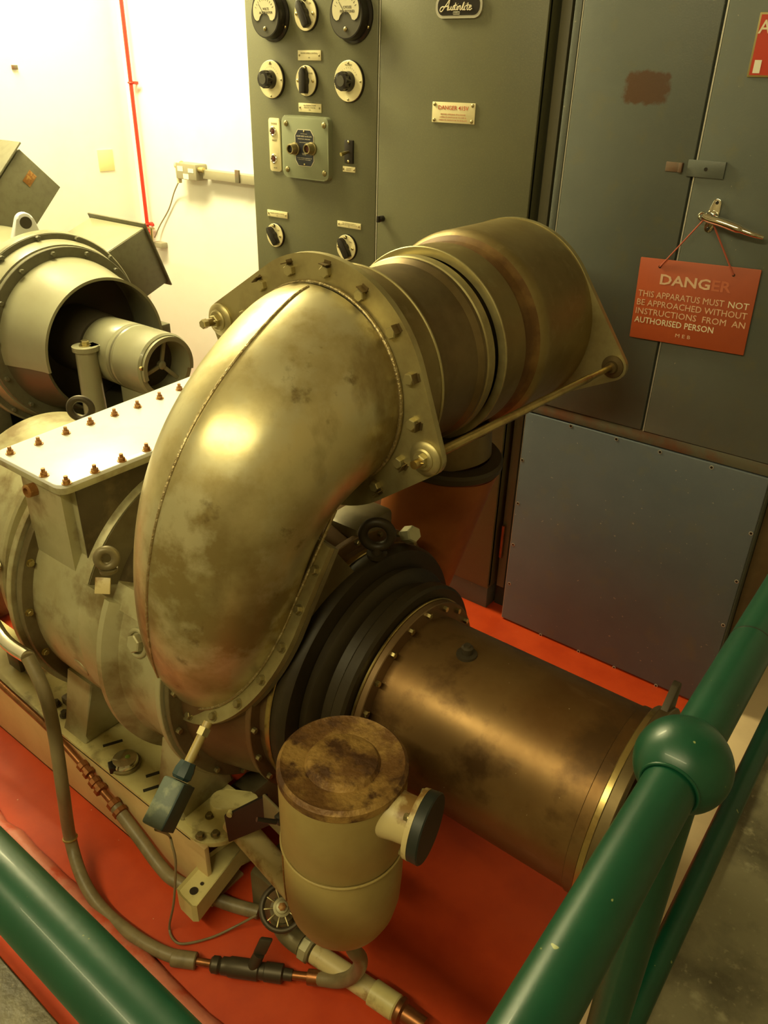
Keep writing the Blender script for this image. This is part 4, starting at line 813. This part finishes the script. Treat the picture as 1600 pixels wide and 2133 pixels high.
bm = B(); tube(bm, spline(wr, 6), .0026, 8); obj('wire', bm, M['hose'], wi)

# ------------------------------------------------------------------ alternator behind
AY, AH = 1.5, .777
def al(x): return V((x, AY, AH))
at = thing('alternator', 'grey alternator with open fan cowl, grille-ended exciter and square terminal boxes near the white wall', 'alternator', (-2.5, AY, 0))
def lata(name, prof, m, parent=at, closed=False, **k): return obj(name, lathe(B(), prof, V((0, AY, AH)), X, 88, closed=closed), M[m], parent, **k)
lata('stator_frame', [(-3.2, .2), (-3.2, .30), (-3.15, .318), (-2.62, .318), (-2.615, .2)], 'grey_alt')
fa = lata('frame_ring', [(-2.645, .29), (-2.645, .339), (-2.64, .343), (-2.606, .343), (-2.6, .338), (-2.6, .29)], 'grey_alt', closed=True)
obj('ring_face', ringx(B(), V((0, AY, AH)), X, -2.6, -2.597, .285, .336, 88, .0005), M['grey_dark'], at, label='dark face of the frame ring')
lata('end_bell', [(-2.6, .2), (-2.6, .318), (-2.585, .318), (-2.55, .306), (-2.545, .2)], 'grey_alt')
obj('cowl_flange', ringx(B(), V((0, AY, AH)), X, -2.545, -2.528, .2, .302, 88), M['grey_dark'], at)
for r_, x_, n_ in ((.328, -2.597, 14), (.285, -2.528, 14)):
    for k in range(n_):
        a = 2*PI*(k+.3)/n_; bolt(fa, V((x_, AY-r_*math.cos(a), AH+r_*math.sin(a))), X, .0085, .012, M['grey_dark'], 'screw', washer=False)
cw = obj('fan_cowl', arc(B(), [(-2.53, .262), (-2.53, .268), (-2.5, .264), (-2.42, .245), (-2.35, .2335), (-2.322, .2315), (-2.322, .222), (-2.35, .224), (-2.42, .236), (-2.5, .255)], V((0, AY, AH)), X, -Y, -188, 9, 70), M['grey_alt'], at)
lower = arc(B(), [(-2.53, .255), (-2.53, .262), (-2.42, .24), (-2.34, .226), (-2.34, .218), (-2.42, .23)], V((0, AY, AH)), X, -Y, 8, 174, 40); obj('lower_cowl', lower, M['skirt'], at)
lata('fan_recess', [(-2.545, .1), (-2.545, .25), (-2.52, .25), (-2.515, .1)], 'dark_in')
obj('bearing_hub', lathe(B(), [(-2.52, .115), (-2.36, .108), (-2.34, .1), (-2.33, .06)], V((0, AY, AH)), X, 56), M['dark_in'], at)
e2 = lata('exciter', [(-2.33, .05), (-2.33, .098), (-2.32, .104), (-2.19, .1065), (-2.187, .105), (-2.184, .1065), (-2.155, .1065), (-2.152, .105), (-2.149, .1065), (-2.02, .1065), (-2.012, .101), (-2.012, .085), (-2.03, .083), (-2.05, .081), (-2.25, .08)], 'grey_alt')
lata('red_line', [(-2.168, .1), (-2.168, .1069), (-2.16, .1069), (-2.16, .1)], 'grey_dark', e2, closed=True)
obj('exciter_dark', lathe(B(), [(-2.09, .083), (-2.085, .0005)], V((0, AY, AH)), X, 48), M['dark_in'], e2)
bm = B()
for k in range(3):
    a = math.radians(75+120*k); d = V((0, math.cos(a), math.sin(a))); fbox(bm, al(-2.04)+d*.043, d, X.cross(d), X, .084, .013, .008, .002)
lathe(bm, [(-2.046, .014), (-2.034, .014), (-2.03, .008)], V((0, AY, AH)), X, 20); obj('spider', bm, M['grey_alt'], e2)
lip = arc(B(), [(-2.012, .084), (-2.012, .098), (-2.0, .098), (-2.0, .084)], V((0, AY, AH)), X, -Y, -195, 15, 40); obj('grille_lip', lip, M['grey_alt'], e2)
bolt(e2, al(-2.012)+V((0, -.098, .02)), X, .007, .01, M['brass'], 'terminal', washer=False)
bm = B(); box(bm, (-2.22, AY-.045, AH-.3), (-2.05, AY+.045, AH-.09), .01); obj('exciter_foot', bm, M['grey_alt'], at)
obj('exciter_base', box(B(), (-2.3, AY-.16, AH-.33), (-2.0, AY+.16, AH-.29), .006), M['grey_alt'], at)
bm = B(); cyl(bm, al(-2.25)+V((0, -.13, -.34)), al(-2.25)+V((0, -.13, .035)), .04, .034, 24); cyl(bm, al(-2.25)+V((0, -.13, .035)), al(-2.25)+V((0, -.13, .05)), .042, .042, 24); box(bm, al(-2.27)+V((0, -.13, .03)), al(-2.22)+V((0, -.06, .05)), .005)
pd = obj('pedestal', bm, M['grey_alt'], at)
bolt(pd, al(-2.25)+V((0, -.13, .05)), Z, .014, .017, M['brass'], washer=True)
obj('machine_base', box(B(), (-3.2, AY-.3, 0), (-2.0, AY+.3, AH-.34), .01), M['dark_in'], at)
for s in (-1, 1): obj('frame_foot', box(B(), (-3.1, AY+s*.27-.05, AH-.36), (-2.65, AY+s*.27+.05, AH-.18), .01), M['grey_dark'], at)
bm = B(); prism(bm, hull(circ(.03, 20, 0, .05)+[(-.055, -.01), (.055, -.01)]), al(-2.72)+Z*.315, V((.25, .97, 0)).normalized(), Z, V((.97, -.25, 0)).normalized(), .03, .006); lg = obj('lifting_lug', bm, M['pale_blue'], at, label='pale lifting lug on the alternator')
bm = B(); lathe(bm, [(0, .02), (.0015, .02)], al(-2.72)+V((.0, 0, .315+.048))+V((.97, -.25, 0)).normalized()*.0301, V((.97, -.25, 0)), 20); obj('lug_hole', bm, M['dark_in'], lg)
# terminal box on the rear shoulder, turned 45 degrees
nb = V((0, .933, .36)).normalized(); tb_ = V((0, .36, -.933)).normalized()
cR = on_y(305, 473, 1.962); x1b = cR.x; x0b = x1b-.36
def shoulder_box(name, x0, x1, q, ln, dep, along_, nrm, parent, **k):
    """q: lid corner (y, z) at the high end; the lid runs ln along along_, the box is dep deep below the lid"""
    base = V(((x0+x1)/2, q.y, q.z))+along_*(ln/2)
    g_ = obj(name, fbox(B(), base-nrm*(dep/2+.004), X, along_, nrm, x1-x0, ln, dep, .006 if dep > .216 and ln < .3 else .02), M['grey_alt'], parent, **k)
    obj('box_lid', fbox(B(), base, X, along_, nrm, x1-x0+.024, ln+.03, .007, .002), M['grey_dark'], g_)
    return g_, base
g_, base_ = shoulder_box('terminal_box', x0b, x1b-.012, cR, .238, .22, tb_, nb, at)
obj('box_end', fbox(B(), V((x1b-.0112, base_.y, base_.z))-nb*.104, tb_, nb, X, .23, .2, .003, .001), M['grey_dark'], g_)
gq = base_+V(((x1b-base_.x)-.06, 0, 0))+tb_*.118-nb*.1
bm = B(); lathe(bm, [(0, .014), (.02, .014), (.022, .011), (.04, .011), (.042, .008), (.05, .007)], gq, -Z, 12); obj('cable_gland', bm, M['brass'], g_)
bm = B(); tube(bm, spline([gq-Z*.04, gq-Z*.1+X*.01, gq-Z*.2+X*.02, gq-Z*.42+X*.01], 5), .007, 12); obj('cable', bm, M['bakelite'], g_)
jb2 = on_y(335, 680, 1.85); obj('end_bracket', box(B(), jb2-V((.06, .05, .035)), jb2+V((.02, .03, .01)), .003), M['grey_dark'], at)
obj('bracket_post', box(B(), (jb2.x-.03, jb2.y-.02, .0), (jb2.x, jb2.y+.01, jb2.z-.03), .003), M['grey_dark'], at)
# the second terminal box, on the front shoulder at the far end
nf = V((0, -.7071, .7071)); tf_ = V((0, -.7071, -.7071))
cU = V((-3.0, on_y(35, 303, 1.685).y, 1.0)); p_ = meas(35, 303); p_ = V((0, 0, CAMZ))+p_*(-3.0/p_.x)
g2, base2 = shoulder_box('terminal_box', -3.3, -3.0, V((-3.0, p_.y, p_.z)), .42, .215, tf_, nf, at)
obj('box_end', fbox(B(), V((-2.999, base2.y, base2.z))-nf*.112, tf_, nf, X, .41, .2, .004, .0015), M['grey_dark'], g2)
lbq = meas(62, 372); lbq = V((0, 0, CAMZ))+lbq*(-2.996/lbq.x); obj('rust_spot', fbox(B(), lbq, tf_, nf, X, .05, .035, .001, .0004), M['rust_bolt'], g2)

# ------------------------------------------------------------------ wall fittings
rpx = on_y(250, 0, 2.47)
rp = thing('red_pipe', 'slim red pipe running down the white wall to a small brass tap', 'pipe', (rpx.x, 2.47, .9))
pe = on_y(308, 478, 2.47)
obj('pipe', cyl(B(), V((pe.x, 2.47, pe.z)), V((pe.x, 2.47, 3.0)), .0088, .0088, 16), M['red_paint'], rp)
for px, py in ((267, 172), (303, 466)):
    q = on_y(px, py, 2.47); bm = B(); fbox(bm, V((pe.x+.012, 2.478, q.z)), X, Y, Z, .055, .008, .012, .001); torus(bm, V((pe.x, 2.47, q.z)), Z, .0105, .004, 20, 8); box(bm, V((pe.x-.008, 2.47, q.z-.006)), V((pe.x+.008, 2.5, q.z+.006)), .001); obj('pipe_clip', bm, M['red_paint'], rp)
bm = B(); lathe(bm, [(-.03, .012), (-.02, .018), (.01, .018), (.016, .011), (.03, .011)], V((pe.x+.004, 2.465, pe.z-.018)), Z, 16); cyl(bm, V((pe.x, 2.465, pe.z-.02)), V((pe.x+.05, 2.45, pe.z-.025)), .008, .008, 12); tp = obj('tap_body', bm, M['red_paint'], rp)
bm = B(); cyl(bm, V((pe.x+.05, 2.45, pe.z-.06)), V((pe.x+.055, 2.45, pe.z+.015)), .006, .006, 12); box(bm, V((pe.x+.03, 2.447, pe.z+.012)), V((pe.x+.08, 2.453, pe.z+.018)), .001); obj('tap_handle', bm, M['brass'], tp)
jt = thing('junction_box', 'small grey junction box with white labels on the wall beside the cubicle', 'box', (-3.03, 2.48, 1.2))
q0, q1 = on_y(366, 338, 2.44), on_y(411, 372, 2.44)
obj('case', box(B(), (q0.x, 2.435, q1.z-.01), (q1.x, 2.5, q0.z), .004), M['steel_box'], jt)
xm = (q0.x+q1.x)/2
for dx, z0_, z1_ in ((-.035, .58, .95), (.0, .05, .42), (.035, .55, .85)): obj('label', box(B(), (xm+dx-.018, 2.4335, q1.z-.01+(q0.z-q1.z)*z0_), (xm+dx+.018, 2.435, q1.z-.01+(q0.z-q1.z)*z1_)), M['label_white'], jt)
bm = B(); cyl(bm, V((q0.x-.012, 2.455, q1.z+.045)), V((q0.x+.02, 2.455, q1.z+.045)), .018, .018, 20); cyl(bm, V((q0.x-.005, 2.455, q1.z-.03)), V((q0.x-.005, 2.455, q1.z+.05)), .011, .014, 16); obj('gland', bm, M['cream_plate'], jt)
bm = B(); cyl(bm, V((q1.x-.004, 2.455, q1.z+.035)), V((q1.x+.03, 2.455, q1.z+.035)), .013, .011, 16); obj('conduit_bush', bm, M['brass'], jt)
tk0, tk1 = on_y(416, 359, 2.47), on_y(528, 382, 2.47)
bm = B(); box(bm, (q1.x+.02, 2.455, tk0.z-.022), (-2.068, 2.5, tk0.z+.014), .002)
tr_ = tag(obj('trunking', bm, M['steel_box'], None, org=V((-2.5, 2.48, tk0.z))), 'grey metal trunking along the wall from junction box to cubicle', 'trunking')
q = on_y(495, 363, 2.454); bm = B(); box(bm, (q.x-.012, 2.448, tk0.z-.02), (q.x+.012, 2.457, tk0.z+.03), .001); obj('trunking_clip', bm, M['rust_ledge'], tr_)
cw0 = on_y(367, 372, 2.46); bm = B(); tube(bm, spline([V((q0.x-.005, 2.455, q1.z-.02)), on_y(363, 400, 2.48), on_y(352, 435, 2.49), on_y(333, 470, 2.485), on_y(322, 495, 2.475)], 6), .0032, 8)
wl = tag(obj('wall_cable', bm, M['steel_box'], None, org=V((-3.2, 2.48, 1.0))), 'thin grey cable sloping from the junction box down the white wall', 'cable')
q = on_y(333, 510, 2.48); top('wall_bracket', box(B(), (q.x-.03, 2.46, q.z-.012), (q.x+.035, 2.5, q.z+.014), .004), M['steel_box'], 'small grey bracket on the white wall below the sloping cable', 'bracket', q)
p_ = meas(221, 334); q = V((0, 0, CAMZ))+p_*(-3.418/p_.x)
top('wall_patch', box(B(), (-3.42, q.y-.04, q.z-.045), (-3.416, q.y+.04, q.z+.045), .0006), M['label_yellow'], 'small square yellowed plate on the white wall left of the red pipe', 'plate', q)
p_ = meas(30, 140); q = V((0, 0, CAMZ))+p_*(-3.418/p_.x)
top('wall_plug', box(B(), (-3.42, q.y-.012, q.z-.008), (-3.412, q.y+.012, q.z+.008), .001), M['rust_ledge'], 'tiny brown plug high on the white wall at the left edge', 'plug', q)

# ------------------------------------------------------------------ green hand rails
RZ, RX, RY = 1.05, -.0885, .1375
hr = thing('handrail', 'green tubular rail with ball joint along the right side of the turbine', 'rail', (RX, .591, 0), 'green handrails')
obj('top_rail', cyl(B(), (RX, RY, RZ), (RX, 1.9, RZ), .0243, .0243, 40), M['green_rail'], hr)
jr = on_z(1545, 1350, RZ); bm = B(); lathe(bm, [(-.001, .0243), (-.0006, .0246), (.0006, .0246), (.001, .0243)], V((RX, jr.y+.012, RZ)), Y, 40); obj('joint_line', bm, M['bakelite'], hr)
post = obj('post', cyl(B(), (RX, .591, 0), (RX, .591, RZ), .0225, .0225, 36), M['green_rail'], hr)
obj('ball_joint', sphere(B(), (RX, .591, RZ), .0447, 56), M['green_rail'], hr)
for s in (-1, 1): obj('ball_rim', torus(B(), (RX, .591+s*.0372, RZ), Y, .0262, .0016, 40, 8), M['green_rail'], hr)
obj('mid_rail', cyl(B(), (RX+.002, RY, .34), (RX+.002, 1.9, .34), .021, .021, 36), M['green_rail'], hr)
obj('mid_ball', sphere(B(), (RX+.001, .591, .34), .042, 40), M['green_rail'], hr)
obj('base_plate', lathe(B(), [(.0, .06), (.008, .06), (.012, .05), (.03, .03)], (RX, .591, 0), Z, 40), M['green_rail'], hr)
hr2 = thing('handrail', 'green tubular rail crossing the lower left corner in front of the red floor', 'rail', (-1.0, RY, 0), 'green handrails')
obj('top_rail', cyl(B(), (-2.2, RY, RZ), (RX-.03, RY, RZ), .0243, .0243, 40), M['green_rail'], hr2)
obj('mid_rail', cyl(B(), (-2.2, RY, .34), (RX-.03, RY, .34), .021, .021, 36), M['green_rail'], hr2)
for x in (-1.6,): obj('post', cyl(B(), (x, RY, 0), (x, RY, RZ), .0225, .0225, 32), M['green_rail'], hr2)
